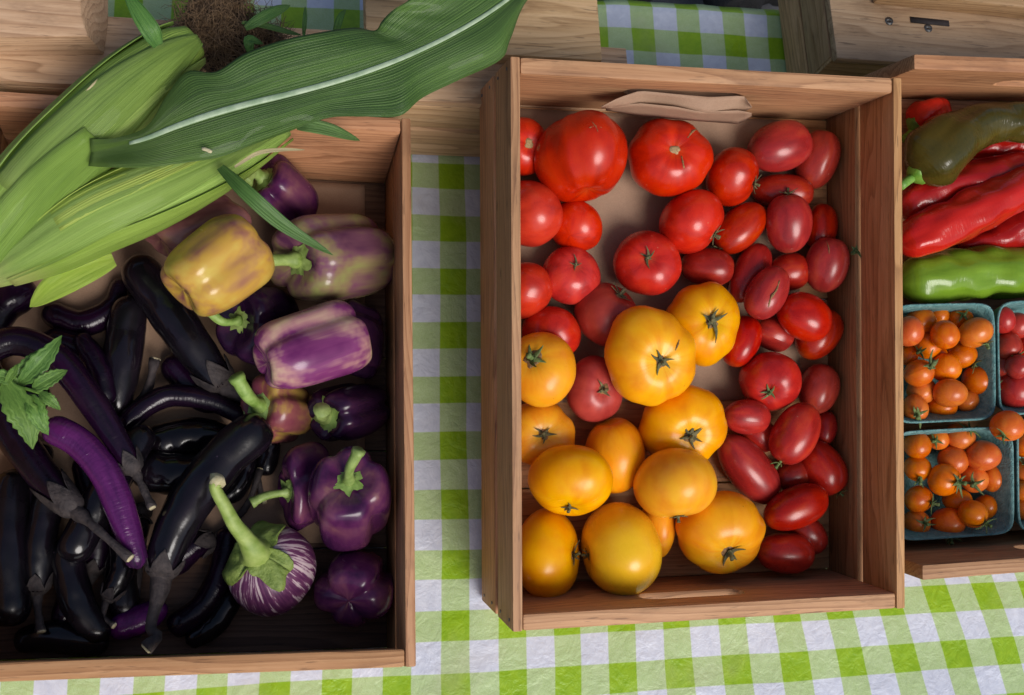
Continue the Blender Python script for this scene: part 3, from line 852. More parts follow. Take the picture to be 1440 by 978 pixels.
seedc = [100]
def tomato(frame, px, py, rx, ry, stem, mt, label, kind='calyx', name='tomato', group='tomatoes in the middle crate', size=15, smat=None,
           ang=None, tol=0.84, floor=0.0105, inside=True, cat='tomato', **shape):
    """stem: pixel offset of the stem end from the centre, or None when it points away from the camera; ang: long axis of a plum tomato"""
    seedc[0] += 1; sd = seedc[0]
    if ang is not None:                                    # rx = half length along ang, ry = half width
        a = math.radians(ang); d = np.array([math.cos(a), math.sin(a)])
        hl = max(rx - ry, 0.5)
        pts = [(px + d[0] * hl * k, py - d[1] * hl * k, 0) for k in (-1, -0.4, 0.4, 1)]
        C, s = place_fruit(frame, px, py, rx, ry, tol, floor, rads=[ry * 0.95] * 4, inside=inside, pts=pts)
        sgn = 1 if (stem is None or stem[0] * d[0] - stem[1] * d[1] >= 0) else -1
        zz = 0.25 if stem is None else 0.12
        axis = nrm([d[0] * sgn, d[1] * sgn, -zz if stem is None else zz])
        q = dict(q=rx / ry, ribs=3, rib=0.02, dimple=0.06, dw=0.3, irr=0.03, sq=0.93, taper=0.10); q.update(shape)
        ex = math.hypot(rx * d[0], ry * d[1]); ey = math.hypot(rx * d[1], ry * d[0])
        V, Fc, UV, pole, ax = fruit_mesh(ex * s, ey * s, axis, seed=sd, **q)
    else:
        C, s = place_fruit(frame, px, py, rx, ry, tol, floor, inside=inside)
        axis = stem_axis(stem[0], stem[1], rx, ry) if stem is not None else np.array([0.3, 0.5, -0.8])
        q = dict(q=0.84, ribs=6, rib=0.035, dimple=0.15, dw=0.34, irr=0.03); q.update(shape)
        V, Fc, UV, pole, ax = fruit_mesh(rx * s, ry * s, axis, seed=sd, **q)
    root = empty(name, C, R3)
    mesh_obj('fruit', V, Fc, mt, root, UV)
    if stem is not None or kind == 'under':
        z = size * s
        if kind == 'scar':
            tv = tube([pole - ax * z * 0.1, pole + ax * z * 0.12, pole + ax * z * 0.16], [z * 0.55, z * 0.5, z * 0.2], 14, wob=0.5, seed=sd)
            mesh_obj('stem_scar', tv[0], tv[1], SCAR, root, tv[2])
        elif kind in ('calyx', 'stub', 'green', 'under'):
            cal, stm = sepals(pole, ax, z, n=4 + sd % 3, seed=sd, lift=0.25, stem=0.75 if kind != 'stub' else 0.5, wid=0.15, curl=0.5)
            m2 = smat or (STEMGRN if kind == 'green' else STEMDRY)
            c = mesh_obj('calyx', cal[0], cal[1], m2, root, cal[2])
            if size >= 15 and name == 'tomato':
                tv = tube([pole - ax * z * 0.25, pole + ax * z * 0.02, pole + ax * z * 0.10, pole + ax * z * 0.04], [z * 0.62, z * 0.55, z * 0.42, z * 0.2], 20, wob=0.7, seed=sd)
                mesh_obj('stem_scar', tv[0], tv[1], CRACK, root, tv[2])
            mesh_obj('stem', stm[0], stm[1], m2, c, stm[2])
    tag(root, label, cat, group)
    return root, C, s

def crack(root, C, s, line, wpx=1.6):
    """corky crack on a fruit: a thin lumpy ridge laid on its surface along pixel points"""
    fr = [o for o in root.children if o.name.startswith('fruit')][0]
    V = np.array([v.co[:] for v in fr.data.vertices])
    c0 = R3.T @ (np.asarray(C) - CAM)
    P = []
    for px, py in line:
        x = (px - CX) / F * -c0[2] - c0[0]; y = -(py - CY) / F * -c0[2] - c0[1]
        d = (V[:, 0] - x) ** 2 + (V[:, 1] - y) ** 2 - (V[:, 2] > 0) * 1.0
        k = np.argsort(d)[:4]; P.append((x, y, V[k, 2].mean() + 0.0001))
    C2 = catmull(P, 14)
    rg = random.Random(int(px))
    tv = tube(C2, [wpx * s * (0.35 + 0.65 * math.sin(math.pi * (i + 0.6) / 14.4)) * rg.uniform(0.6, 1.3) for i in range(14)], 6)
    mesh_obj('crack', tv[0], tv[1], CRACK, root, tv[2])

T = lambda *a, **k: tomato(FM, *a, **k)
BIG = dict(q=0.78, ribs=7, rib=0.06, dimple=0.18, irr=0.05, bottom=0.05)
# --- lowest layer
T(775, 468, 42, 37, None, RED, 'dark red tomato tucked behind the yellow one at the left wall')
T(925, 742, 24, 44, None, YELLOW, 'small yellow tomato mostly hidden between two bigger ones near the front')
T(864, 641, 43, 53, (-8, -52), YELLOW, 'egg-shaped golden tomato wedged in the middle of the yellow group', kind='none', q=1.0)
T(726, 300, 48, 47, (-40, 10), RED, 'red tomato cut by the left wall, second from the back', kind='none')
T(722, 206, 38, 41, (12, 0), RED, 'red tomato with a pale stem scar in the back left corner', kind='scar', size=13)
T(728, 409, 41, 40, (-40, -10), RED, 'plain red tomato cut by the left wall, third from the back', kind='none')
T(809, 318, 38, 36, None, RED, 'red tomato squeezed beneath the big one, behind the stemmed red one')
r2 = T(816, 221, 66, 62, (10, 70), RED, 'biggest red tomato, ribbed and stem down, at the back left', kind='none', **BIG)
r3 = T(943, 222, 61, 55, (9, -8), RED, 'cracked ribbed red tomato with a round stem scar, by the paper flap', kind='scar', size=13, **BIG)
crack(*r3, [(953, 226), (955, 238), (957, 252)], 1.3); crack(*r3, [(962, 200), (970, 190), (978, 184)], 1.6)
T(853, 443, 46, 46, (22, -34), PINK, 'dark pink tomato with an upright stem, behind the large yellow one', size=15)
T(836, 547, 41, 47, (15, 0), PINK, 'pink tomato left of the large yellow one, stem facing up', size=15)
T(757, 610, 52, 47, (6, -3), YELLOW, 'golden tomato at the left wall with a dry stem, below the green-stemmed one', size=15, **BIG)
T(960, 598, 63, 58, (8, 14), YELLOW, 'broad ribbed yellow tomato with a brown stem, right of centre', size=19, **BIG)
T(1012, 749, 64, 60, (10, 30), YELLOW, 'ribbed yellow tomato with curled calyx at the front, beside the plum tomatoes', size=20, **BIG)
T(986, 456, 55, 60, (8, -5), YELLOW, 'yellow tomato behind the largest yellow one, touching red plum tomatoes', size=20, **BIG)
T(770, 779, 46, 64, (44, -4), YELLOW, 'tall golden tomato in the front left corner', size=15, q=0.72)
T(972, 312, 46, 45, (40, 24), RED, 'red tomato lying on its side right of the cracked one', size=16)
T(1030, 249, 38, 41, (34, 15), RED, 'orange-red tomato with calyx turned right, beside the cracked one', size=14)
# plum tomatoes, low
PL = dict(name='plum_tomato', group='plum tomatoes in the middle crate')
T(1155, 320, 34, 23, None, ROMA, 'plum tomato at the right wall half hidden by the upright one', ang=80, **PL)
T(1110, 382, 30, 27, None, ROMA, 'dark plum tomato at the bottom of the heap, behind the split one', ang=10, **PL)
T(1088, 470, 30, 25, None, ROMA, 'dark plum tomato low in the heap, below the split one', ang=-20, **PL)
T(1068, 612, 28, 24, None, ROMA, 'small dark plum tomato under the freckled one', ang=-30, **PL)
T(1160, 602, 24, 17, None, ROMA, 'small brownish plum tomato peeping out at the right wall', ang=80, **PL)
T(1115, 668, 28, 24, None, ROMA, 'dark plum tomato in the hollow between three others near the front', ang=20, **PL)
T(1136, 752, 32, 25, None, ROMA, 'dark plum tomato behind the foremost one', ang=-50, **PL)
T(1096, 206, 47, 36, None, ROMA, 'large plum tomato in the back right corner, left of the grey-spotted one', ang=16, **PL)
T(1150, 225, 42, 30, (10, -30), ROMA, 'plum tomato with a grey stem scar in the back right corner', ang=74, kind='scar', size=6, **PL)
T(1100, 270, 43, 25, (12, 0), ROMA, 'dented plum tomato lying crosswise below the largest back plum', ang=-4, kind='none', **PL)
T(1055, 384, 46, 26, None, ROMA, 'long dark plum tomato leaning left of the split one', ang=62, **PL)
T(994, 376, 38, 27, (36, 0), ROMA, 'plum tomato lying flat behind the yellow one, right of a round red one', ang=-5, kind='none', **PL)
T(1041, 321, 44, 30, (-20, 18), ROMA, 'bent glossy red plum tomato beside the side-lying round one', ang=42, size=14, **PL)
T(1152, 470, 40, 30, None, ROMA, 'plum tomato at the right wall under the freckled orange-red one', ang=50, **PL)
T(1042, 480, 38, 28, None, ROMA, 'plum tomato pressed against the back yellow tomato\'s right side', ang=68, **PL)
T(1152, 547, 36, 29, None, ROMA, 'plum tomato right of the round red one with green calyx', ang=70, **PL)
T(1050, 587, 34, 25, None, ROMA, 'short plum tomato lying flat below the round red one with green calyx', ang=-5, **PL)
T(1053, 660, 60, 33, None, ROMA, 'longest plum tomato, slanting down to the right beside the yellow ones', ang=-50, **PL)
T(1104, 778, 42, 29, None, ROMA, 'foremost plum tomato, browning, in front of the right wall', ang=-6, **PL)
T(1167, 658, 42, 33, (16, 30), ROMA, 'plum tomato touching the right wall, green stem end down', ang=-55, size=12, kind='green', **PL)
# upper layer
r11 = T(1163, 373, 39, 31, (4, -36), ROMA, 'egg-shaped plum tomato leaning on the right wall, with a scratch', ang=80, kind='none', **PL)
crack(*r11, [(1157, 340), (1158, 350), (1158, 360)], 0.8)
T(1109, 315, 41, 33, (-4, -36), ROMA, 'plum tomato standing upright on the heap, stem at its top', ang=92, size=13, **PL)
r9 = T(1078, 412, 41, 29, (-20, 24), ROMA, 'plum tomato with a brown corky split along its side', ang=58, kind='none', **PL)
crack(*r9, [(1091, 396), (1086, 409), (1078, 420), (1075, 433)], 1.8)
T(1131, 446, 40, 34, None, RED, 'freckled orange-red plum tomato on top, right of the split one', ang=-25, **PL)
T(1119, 713, 49, 30, None, ROMA, 'shiny plum tomato slanting up to the right near the front', ang=20, **PL)
T(1118, 610, 47, 33, (-24, 36), ROMA, 'freckled plum tomato slanting on top of the heap, calyx down left', ang=60, size=16, kind='green', **PL)
T(1083, 537, 43, 42, (-11, 18), RED, 'round red tomato with a green calyx among the plum tomatoes', size=13, kind='green')
T(910, 370, 48, 46, (-4, -9), RED, 'round red tomato with a dry star-shaped stem, in the centre back', size=13, q=0.8)
T(803, 387, 42, 42, (9, -18), RED, 'round red tomato with a hollow stem end, left of the dark pink one', size=10)
T(760, 520, 50, 53, (-15, -18), YELLOW, 'yellow tomato with a green stem and long sepals, at the left wall', size=25, smat=STEMGRN)
T(802, 676, 60, 51, (-5, 42), YELLOW, 'golden tomato lying on top with its stem toward the front, left', size=14, q=0.82)
T(874, 772, 56, 65, (-56, 10), LEMON, 'smooth lemon-yellow tomato at the front, stem turned left', size=14, q=0.85)
T(949, 680, 58, 50, (6, 49), YELLOW, 'golden tomato lying on top with its stem toward the front, right', size=16, q=0.82)
ry3 = T(914, 501, 65, 71, (16, 6), YELLOW, 'largest yellow tomato, on top in the middle of the crate', size=17, **BIG)
crack(*ry3, [(950, 478), (947, 486), (944, 493)], 1.3)
crack(*r2, [(824, 193), (833, 190), (841, 192)], 0.9)
crack(*r2, [(828, 184), (833, 191), (836, 199)], 0.6)

# a bit of stem caught in the slats
ps = FM.w(CW - 0.012, 0.345, 0.069)
cal, stm = sepals(np.zeros(3), nrm([-0.4, 0, 1]), 0.007, 5, 77, 0.4, 0.7, 0.3)
o = empty('loose_calyx', ps); c = mesh_obj('calyx', cal[0], cal[1], STEMGRN, o, cal[2]); mesh_obj('stem', stm[0], stm[1], STEMGRN, c, stm[2])
tag(o, 'tiny green calyx stuck in the gap of the tomato crate\'s right wall', 'calyx')

# ------------------------------------------------------------------ left crate: peppers
BELLS = dict(cw=0.62, lump=0.07, q=1.05, ribs=4, rib=0.25, dimple=0.30, dw=0.42, bottom=0.26, irr=0.06, sq=0.64, taper=0.12, nu=64, nv=40)
def pepper(px, py, rx, ry, stem, mt, label, spx=None, swid=5.0, tol=0.80, hmin=None, **shape):
    """bell pepper; stem: pixel offset of the stem end; spx: pixel offsets of the stem's course from the centre"""
    seedc[0] += 1; sd = seedc[0]
    C, s = place_fruit(FL, px, py, rx, ry, tol, hmin=hmin)
    q = dict(BELLS); q.update(shape)
    axis = stem_axis(stem[0], stem[1], rx, ry) if len(stem) == 2 else nrm(stem)
    V, Fc, UV, pole, ax = fruit_mesh(rx * s, ry * s, axis, seed=sd, **q)
    root = empty('bell_pepper', C, R3)
    mesh_obj('fruit', V, Fc, mt, root, UV)
    if spx:
        z = swid * s * 2.2
        rg = random.Random(sd)
        ref = np.array([0.3, 0.2, 1.0]); x = nrm(ref - (ref @ ax) * ax); y = np.cross(ax, x)
        # lobed, flat calyx
        Vc, Fcc, Uc = [], [], []
        n, rings = 30, 5
        for i in range(rings + 1):
            for j in range(n + 1):
                a = 2 * math.pi * j / n
                t = i / rings
                rr = z * 1.25 * t * (1 + (0.22 * math.cos(6 * a + sd) + 0.1 * math.sin(11 * a)) * t)
                hgt = z * (0.55 * (1 - t) ** 1.5 + 0.16 * t ** 2 + 0.05 * math.sin(5 * a + 9 * t))
                Vc.append(pole + ax * hgt + rr * (math.cos(a) * x + math.sin(a) * y)); Uc.append((j / n, t))
        for i in range(rings):
            for j in range(n):
                a = i * (n + 1) + j; Fcc.append((a, a + n + 1, a + n + 2, a + 1))
        c = mesh_obj('calyx', Vc, Fcc, PEPGREEN, root, Uc)
        pts = [pole + ax * z * 0.15]
        for k, (ox, oy) in enumerate(spx):
            p = np.array([ox * s, -oy * s, 0.0]); f = (k + 1) / len(spx)
            p[2] = pole[2] + max(ax[2], 0.25) * z * (1.0 + 1.6 * f)
            pts.append(p)
        Cc = catmull(pts, 14)
        rr = [swid * s * (1.35 if i < 2 else 1.0 - 0.12 * math.sin(i * 0.4) + (0.22 if i > 11 else 0)) for i in range(14)]
        tv = tube(Cc, rr, 12, wob=0.2, seed=sd)
        o = mesh_obj('stem', tv[0], tv[1], PEPGREEN, c, tv[2])
    tag(root, label, 'bell pepper', 'purple bell peppers in the left crate')
    return root
pepper(395, 262, 52, 56, (-28, -30), BELL_PURPLE, 'dark maroon bell pepper under the corn at the back', [(-30, -26), (-38, -10)], 9)
pepper(522, 478, 34, 56, (-30, -12), BELL_DARK, 'glossy blackish pepper hidden behind the cream-streaked one', None)
pepper(362, 458, 56, 56, (-26, 0), BELL_DARK, 'blackish purple pepper with a green stem, below the golden one', [(-34, -4), (-52, -20)], 6)
pepper(392, 575, 50, 50, (-22, -10), BELL_ROSE, 'small yellow and rose pepper with two green stubs, under an aubergine stem', [(-28, -20), (-42, -48)], 9, rib=0.26)
pepper(490, 580, 57, 40, (-28, 6), BELL_DARK, 'dark pepper with its green calyx facing up, beside the right wall', [(-27, 0), (-24, -8)], 9, q=1.3)
pepper(430, 684, 40, 62, (-30, 10), BELL_PURPLE, 'dull violet pepper behind the stemmed one, its stem pointing left', [(-46, 8), (-66, 18)], 6)
pepper(505, 828, 58, 53, (0.10, 0.25, -1.0), BELL_PURPLE, 'four-lobed plum purple pepper showing its bottom, in the front right corner', None, rib=0.24, bottom=0.16, sq=0.78, q=0.9, wmin=0.6, taper=0.0, irr=0.02)
pepper(508, 702, 59, 76, (6, -38), BELL_PURPLE, 'tall purple pepper with an upright green stem, at the right wall', [(8, -50), (22, -76)], 7, q=1.15)
pepper(468, 362, 89, 64, (-52, 10), BELL_MAUVE, 'largest mauve and green pepper, its stem pointing left', [(-64, 10), (-80, 12), (-97, 18)], 9, q=1.25, rib=0.19)
pepper(278, 320, 78, 47, (0.7, 0.5, -0.4), BELL_BROWN, 'brownish mauve pepper wedged between the corn and the golden one', None, q=1.2, ribs=3, rib=0.16, hmin=0.052, tol=0.7)
pepper(304, 373, 79, 73, (0.62, 0.58, -0.35), BELL_GOLD, 'golden yellow pepper with a purple blush, just below the corn', None, q=1.2, ribs=3, rib=0.26)
pepper(440, 484, 82, 63, (0.80, 0.28, -0.5), BELL_CREAM, 'cream-streaked magenta pepper lying on top, pointing down left', None, q=1.4, rib=0.20, taper=0.2, hmin=0.05)

# ------------------------------------------------------------------ aubergines
def aubergine(pts, rad, mt, label, stem=None, calyx=0.16, dz=None, tol=0.72, prof='long', smat=None, lift=0.0, hmin=None, bend_stem=None):
    """pts: pixels from the stem end to the tip; rad: largest half width in pixels; stem: pixels from the calyx to the stem's end"""
    seedc[0] += 1; sd = seedc[0]; rg = random.Random(sd)
    n = 44
    L2 = catmull(pts, n)
    # even spacing
    d = np.concatenate([[0], np.cumsum(np.linalg.norm(np.diff(L2, axis=0), axis=1))]); t = np.linspace(0, d[-1], n)
    L2 = np.stack([np.interp(t, d, L2[:, 0]), np.interp(t, d, L2[:, 1])], 1)
    tt = np.linspace(0, 1, n)
    end = min(0.2, rad / d[-1])
    body = 0.62 + 0.38 * np.sin(np.clip(tt * 1.25 + 0.12, 0, 1) * math.pi * 0.62) ** 1.2 if prof == 'long' else 0.80 + 0.2 * np.sin(tt * math.pi)
    cap0 = np.sqrt(np.clip(1 - ((end * 0.7 - tt) / (end * 0.7)).clip(0, 1) ** 2, 0.02, 1))
    cap1 = np.sqrt(np.clip(1 - ((tt - 1 + end) / end).clip(0, 1) ** 2, 0.0004, 1))
    prf = body * cap0 * cap1 * rad
    DZ = np.interp(tt, np.linspace(0, 1, len(dz)), dz) if dz else np.zeros(n)
    idx = list(range(2, n - 1, 4))
    Cs, Rs = settle(FL, [(L2[i][0], L2[i][1], DZ[i]) for i in idx], [prf[i] for i in idx], tol=tol, top=0.12, hmin=hmin)
    base = [FL.loc(c)[2] - r - DZ[i] for c, r, i in zip(Cs, Rs, idx)]
    h = float(np.median(base))
    for c, r in zip(Cs, Rs): FL.spheres.append((*c, r))
    C, RR = [], []
    for i in range(n):
        P = FL.at(L2[i][0], L2[i][1], h + DZ[i]); r = prf[i] * depth(P) / F
        mid = np.interp(tt[i], tt[idx], [prf[k] for k in idx]) * depth(P) / F
        P = FL.at(L2[i][0], L2[i][1], h + DZ[i] + mid); C.append(P); RR.append(prf[i] * depth(P) / F)
    C = np.array(C); o0 = C[n // 2].copy(); C = C - o0; RR = np.array(RR)
    root = empty('aubergine', o0)
    tv = tube(C, RR, 28, wob=0.05, seed=sd)
    mesh_obj('fruit', tv[0], tv[1], mt, root, tv[2])
    if stem:
        T_, N_, B_ = frames(C)
        # cap with pointed lobes that hugs the shoulder
        seg, rows = 40, 9
        V, Fc, UV = [], [], []
        pat = [rg.uniform(0.6, 1.2) for _ in range(6)]
        for i in range(rows + 1):
            for j in range(seg + 1):
                a = j / seg
                lob = (a * 5) % 1; L_ = calyx * (0.45 + 0.75 * (1 - abs(2 * lob - 1)) ** 0.8 * pat[int(a * 5) % 5])
                x = i / rows * L_ * (n - 1)
                k = min(int(x), n - 2); f = x - k
                c = C[k] * (1 - f) + C[k + 1] * f; r = (RR[k] * (1 - f) + RR[k + 1] * f) * 1.03 + 0.0009 + 0.0012 * (i == rows)
                if i == 0: r = max(r, 0.0045)
                V.append(c + r * (math.cos(2 * math.pi * a) * N_[k] + math.sin(2 * math.pi * a) * B_[k])); UV.append((a, i / rows))
        for i in range(rows):
            for j in range(seg):
                q = i * (seg + 1) + j; Fc.append((q, q + 1, q + seg + 2, q + seg + 1))
        cal = mesh_obj('calyx', V, Fc, EGGCAL, root, UV)
        cal.modifiers.new('thickness', 'SOLIDIFY').thickness = 0.0009
        hw = FL.loc(C[0] + o0)[2]
        sp = [C[2], C[0]]
        for k, q in enumerate(stem):
            zz = (bend_stem[k] if bend_stem else 0.004 * (k + 1)) + lift
            sp.append(FL.at(q[0], q[1], hw + zz) - o0)
        Cc = catmull(sp, 18)
        w0 = rad * 0.29 * depth(o0) / F
        rr = [w0 * (2.2 - 1.4 * min(1, i / 9)) * (1 + 0.10 * math.sin(i * 1.3 + sd)) for i in range(16)] + [w0 * 1.0, w0 * 1.05]
        sv = tube(Cc, rr, 12, wob=0.3, seed=sd)
        s_ = mesh_obj('stem', sv[0], sv[1], smat or EGGCAL, cal, sv[2])
        tip = nrm(Cc[-1] - Cc[-2])
        ev = tube([Cc[-1] - tip * 0.0004, Cc[-1] + tip * 0.0012], [w0 * 0.95, w0 * 0.8], 10, wob=0.3, seed=sd + 3)
        if smat is None: mesh_obj('cut_end', ev[0], ev[1], CUT, cal, ev[2])
    tag(root, label, 'aubergine', 'long aubergines in the left crate')
    return root
AB = aubergine
# lowest, mostly in the dark
AB([(262, 905), (300, 880), (330, 835)], 17, EGGBLK, 'slim black aubergine in the dark front, left of the striped round one', tol=0.55)
AB([(300, 700), (330, 690), (352, 640)], 16, EGGBLK, 'slim black aubergine in the hollow right of the big diagonal one', tol=0.55)
AB([(20, 905), (70, 895), (150, 905)], 23, EGGBLK, 'black aubergine lying along the front board at the far left', tol=0.6)
AB([(150, 900), (110, 850), (90, 760)], 24, EGGBLK, 'black aubergine in the dark under the curved thin stem', tol=0.6)
AB([(60, 620), (40, 700), (50, 790)], 26, EGGBLK, 'black aubergine in the dark below the thick purple one', tol=0.6)
AB([(70, 560), (20, 560), (-40, 600)], 28, EGGBLK, 'black aubergine in the dark beneath the mint sprig', tol=0.6)
AB([(330, 620), (270, 615), (205, 628)], 28, EGGBLK, 'black aubergine in the shade under the arched one', tol=0.6)
AB([(210, 600), (150, 690), (95, 790)], 26, EGGBLK, 'black aubergine at the bottom of the heap, left of the big diagonal one', tol=0.6)
AB([(360, 545), (290, 560), (235, 505)], 21, EGGPUR, 'dark violet aubergine at the bottom beneath the thick upper black one', tol=0.6)
AB([(20, 660), (10, 760), (16, 880)], 30, EGGBLK, 'black aubergine against the left edge near the front', tol=0.6)
AB([(200, 720), (170, 800), (178, 870)], 23, EGGBLK, 'small black aubergine with a curl, beside the big one\'s calyx', [(190, 890), (210, 850)], tol=0.6, calyx=0.1)
AB([(140, 560), (120, 500), (60, 480)], 24, EGGPUR, 'dark purple aubergine below the crescent-shaped one', tol=0.6)
AB([(-40, 520), (-6, 440), (44, 404)], 28, EGGPUR, 'purple aubergine tip just under the cut corn end', tol=0.65)
AB([(318, 742), (312, 800), (288, 850), (238, 888)], 19, EGGPUR, 'bent purple aubergine in front, left of the striped round one', tol=0.65)
AB([(172, 392), (160, 432), (116, 455), (62, 438)], 19, EGGPUR, 'crescent-shaped dark purple aubergine below the corn', tol=0.65)
AB([(160, 592), (170, 520), (184, 420)], 27, EGGBLK, 'black aubergine with a thin upright stem, behind the arched one', [(203, 556), (218, 505)], calyx=0.05, tol=0.65)
AB([(230, 850), (205, 868), (160, 886)], 21, EGGVIO, 'short violet aubergine lying by the front board', tol=0.65)
AB([(300, 760), (268, 770), (240, 800)], 21, EGGPUR, 'purple aubergine with a frayed calyx, behind the striped one', [(345, 715), (366, 660)], calyx=0.3, tol=0.65)
AB([(330, 660), (260, 668), (190, 660)], 30, EGGBLK, 'black aubergine lying crosswise behind the big diagonal one', tol=0.65)
AB([(345, 590), (300, 566), (245, 556), (205, 572), (165, 608)], 16, EGGPUR, 'thin arched purple aubergine with a long highlight', tol=0.68)
AB([(52, 838), (56, 760), (72, 690)], 23, EGGBLK, 'black aubergine standing on its calyx at the front left', [(54, 862), (58, 888)], calyx=0.22, tol=0.68)
AB([(128, 812), (136, 770), (128, 690), (118, 640)], 21, EGGPUR, 'dark purple aubergine with a thin curved stem, at the front', [(108, 850), (96, 885), (78, 903)], calyx=0.14, tol=0.68)
AB([(192, 668), (165, 620), (122, 555), (75, 500), (20, 480), (-30, 500)], 21, EGGPUR, 'long arched purple aubergine passing behind the mint sprig', [(200, 685), (214, 714)], calyx=0.10, tol=0.7)
AB([(196, 800), (176, 735), (150, 670), (110, 622), (62, 598)], 22, EGGVIO, 'bright violet wrinkled aubergine, the most colourful of the heap', None, tol=0.72)
AB([(110, 722), (70, 680), (25, 620), (-8, 560), (-30, 500)], 25, EGGPUR, 'thick purple aubergine at the left edge with a long brown calyx', [(125, 735), (150, 757), (183, 785)], calyx=0.20, tol=0.70, lift=0.004, dz=(0.034, 0.016, 0.004, 0, 0))
AB([(226, 818), (236, 770), (268, 705), (320, 640), (376, 594)], 32, EGGBLK, 'big black aubergine lying diagonally on top, stem at the front board',
   [(219, 850), (212, 885), (222, 895), (205, 912)], calyx=0.13, tol=0.74, bend_stem=[0.004, 0.008, 0.01, 0.012], smat=None)
AB([(322, 548), (288, 510), (235, 435), (186, 366)], 30, EGGBLK, 'thick black aubergine leaning below the golden pepper, calyx to the right', [(345, 560), (370, 572), (393, 567)],
   calyx=0.17, tol=0.76)

AB([(150, 845), (172, 800), (168, 750)], 17, EGGBLK, 'slim black aubergine left of the big diagonal one\'s calyx', [(146, 868), (160, 880)], tol=0.55, calyx=0.2)
AB([(110, 470), (140, 520), (150, 570)], 17, EGGPUR, 'slim dark aubergine between the arched one and the thin-stemmed one', tol=0.55)
AB([(352, 590), (378, 622), (372, 668)], 15, EGGBLK, 'shrivelled black aubergine end next to the yellow and rose pepper', [(366, 690), (372, 706)], tol=0.55, calyx=0.4)
AB([(90, 770), (98, 830), (84, 880)], 17, EGGPUR, 'slim purple aubergine between two black ones at the front', tol=0.55)

# striped round aubergine with its fleshy calyx
def striped():
    px, py, rx, ry = 382, 802, 62, 63
    C, s = place_fruit(FL, px, py, rx, ry, 0.8)
    axis = stem_axis(-14, -34, rx, ry)
    V, Fc, UV, pole, ax = fruit_mesh(rx * s, ry * s, axis, q=0.95, ribs=4, rib=0.03, dimple=0.05, irr=0.03, seed=5, nu=56, nv=36)
    root = empty('round_aubergine', C, R3)
    mesh_obj('fruit', V, Fc, STRIPED, root, UV)
    # calyx follows the fruit's own rings, reaching out in four lobes
    nu = 56; W = V.reshape(37, nu + 1, 3)
    Vc, Fcc, Uc = [], [], []; rows = 10
    for i in range(rows + 1):
        for j in range(nu + 1):
            a = j / nu * 2 * math.pi
            reach = 0.10 + 0.22 * abs(math.cos(1.5 * a + 0.4)) ** 1.3 + 0.03 * math.sin(9 * a)
            x = i / rows * reach * 36; k = min(int(x), 35); f = x - k
            p = W[k, j] * (1 - f) + W[k + 1, j] * f
            n_ = nrm(p)
            lift = 0.0016 + 0.002 * (i / rows) ** 2 + 0.0022 * math.sin(7 * a + i * 0.5) * (i / rows) + 0.006 * (1 - i / rows) ** 3
            Vc.append(p + n_ * lift); Uc.append((j / nu, i / rows))
    for i in range(rows):
        for j in range(nu):
            a = i * (nu + 1) + j; Fcc.append((a, a + nu + 1, a + nu + 2, a + 1))
    GC = plain('striped_calyx_green', (0.11, 0.17, 0.025), (0.24, 0.31, 0.07), 110.0, 0.6, 0.7, 0.002)
    c = mesh_obj('calyx', Vc, Fcc, GC, root, Uc)
    c.modifiers.new('thickness', 'SOLIDIFY').thickness = 0.0016
    GS = plain('striped_stem_green', (0.22, 0.31, 0.06), (0.38, 0.46, 0.14), 90.0, 0.55, 0.4)
    pts = [pole - ax * 0.004]
    for k, (qx, qy, h) in enumerate(((372, 764, 0.012), (362, 742, 0.022), (352, 722, 0.032), (341, 695, 0.040), (332, 672, 0.046), (335, 664, 0.048))):
        pts.append(np.array([(qx - px) * s, -(qy - py) * s, pole[2] + h]))
    Cc = catmull(pts, 24)
    rr = [s * w for w in np.interp(np.linspace(0, 1, 24), [0, 0.12, 0.3, 0.5, 0.85, 1.0], [26, 19, 12, 9.5, 7.5, 8])]
    sv = tube(Cc, rr, 16, wob=0.15, seed=3)
    mesh_obj('stem', sv[0], sv[1], GS, c, sv[2])
    ev = tube([Cc[-1] - 0.001, Cc[-1] + nrm(Cc[-1] - Cc[-2]) * 0.003, Cc[-1] + nrm(Cc[-1] - Cc[-2]) * 0.006], [s * 8.5, s * 9.5, s * 6], 12, wob=0.6, seed=8)
    mesh_obj('cut_end', ev[0], ev[1], CUT, c, ev[2])
    tag(root, 'round purple aubergine with white streaks and a long green stem', 'aubergine')
striped()

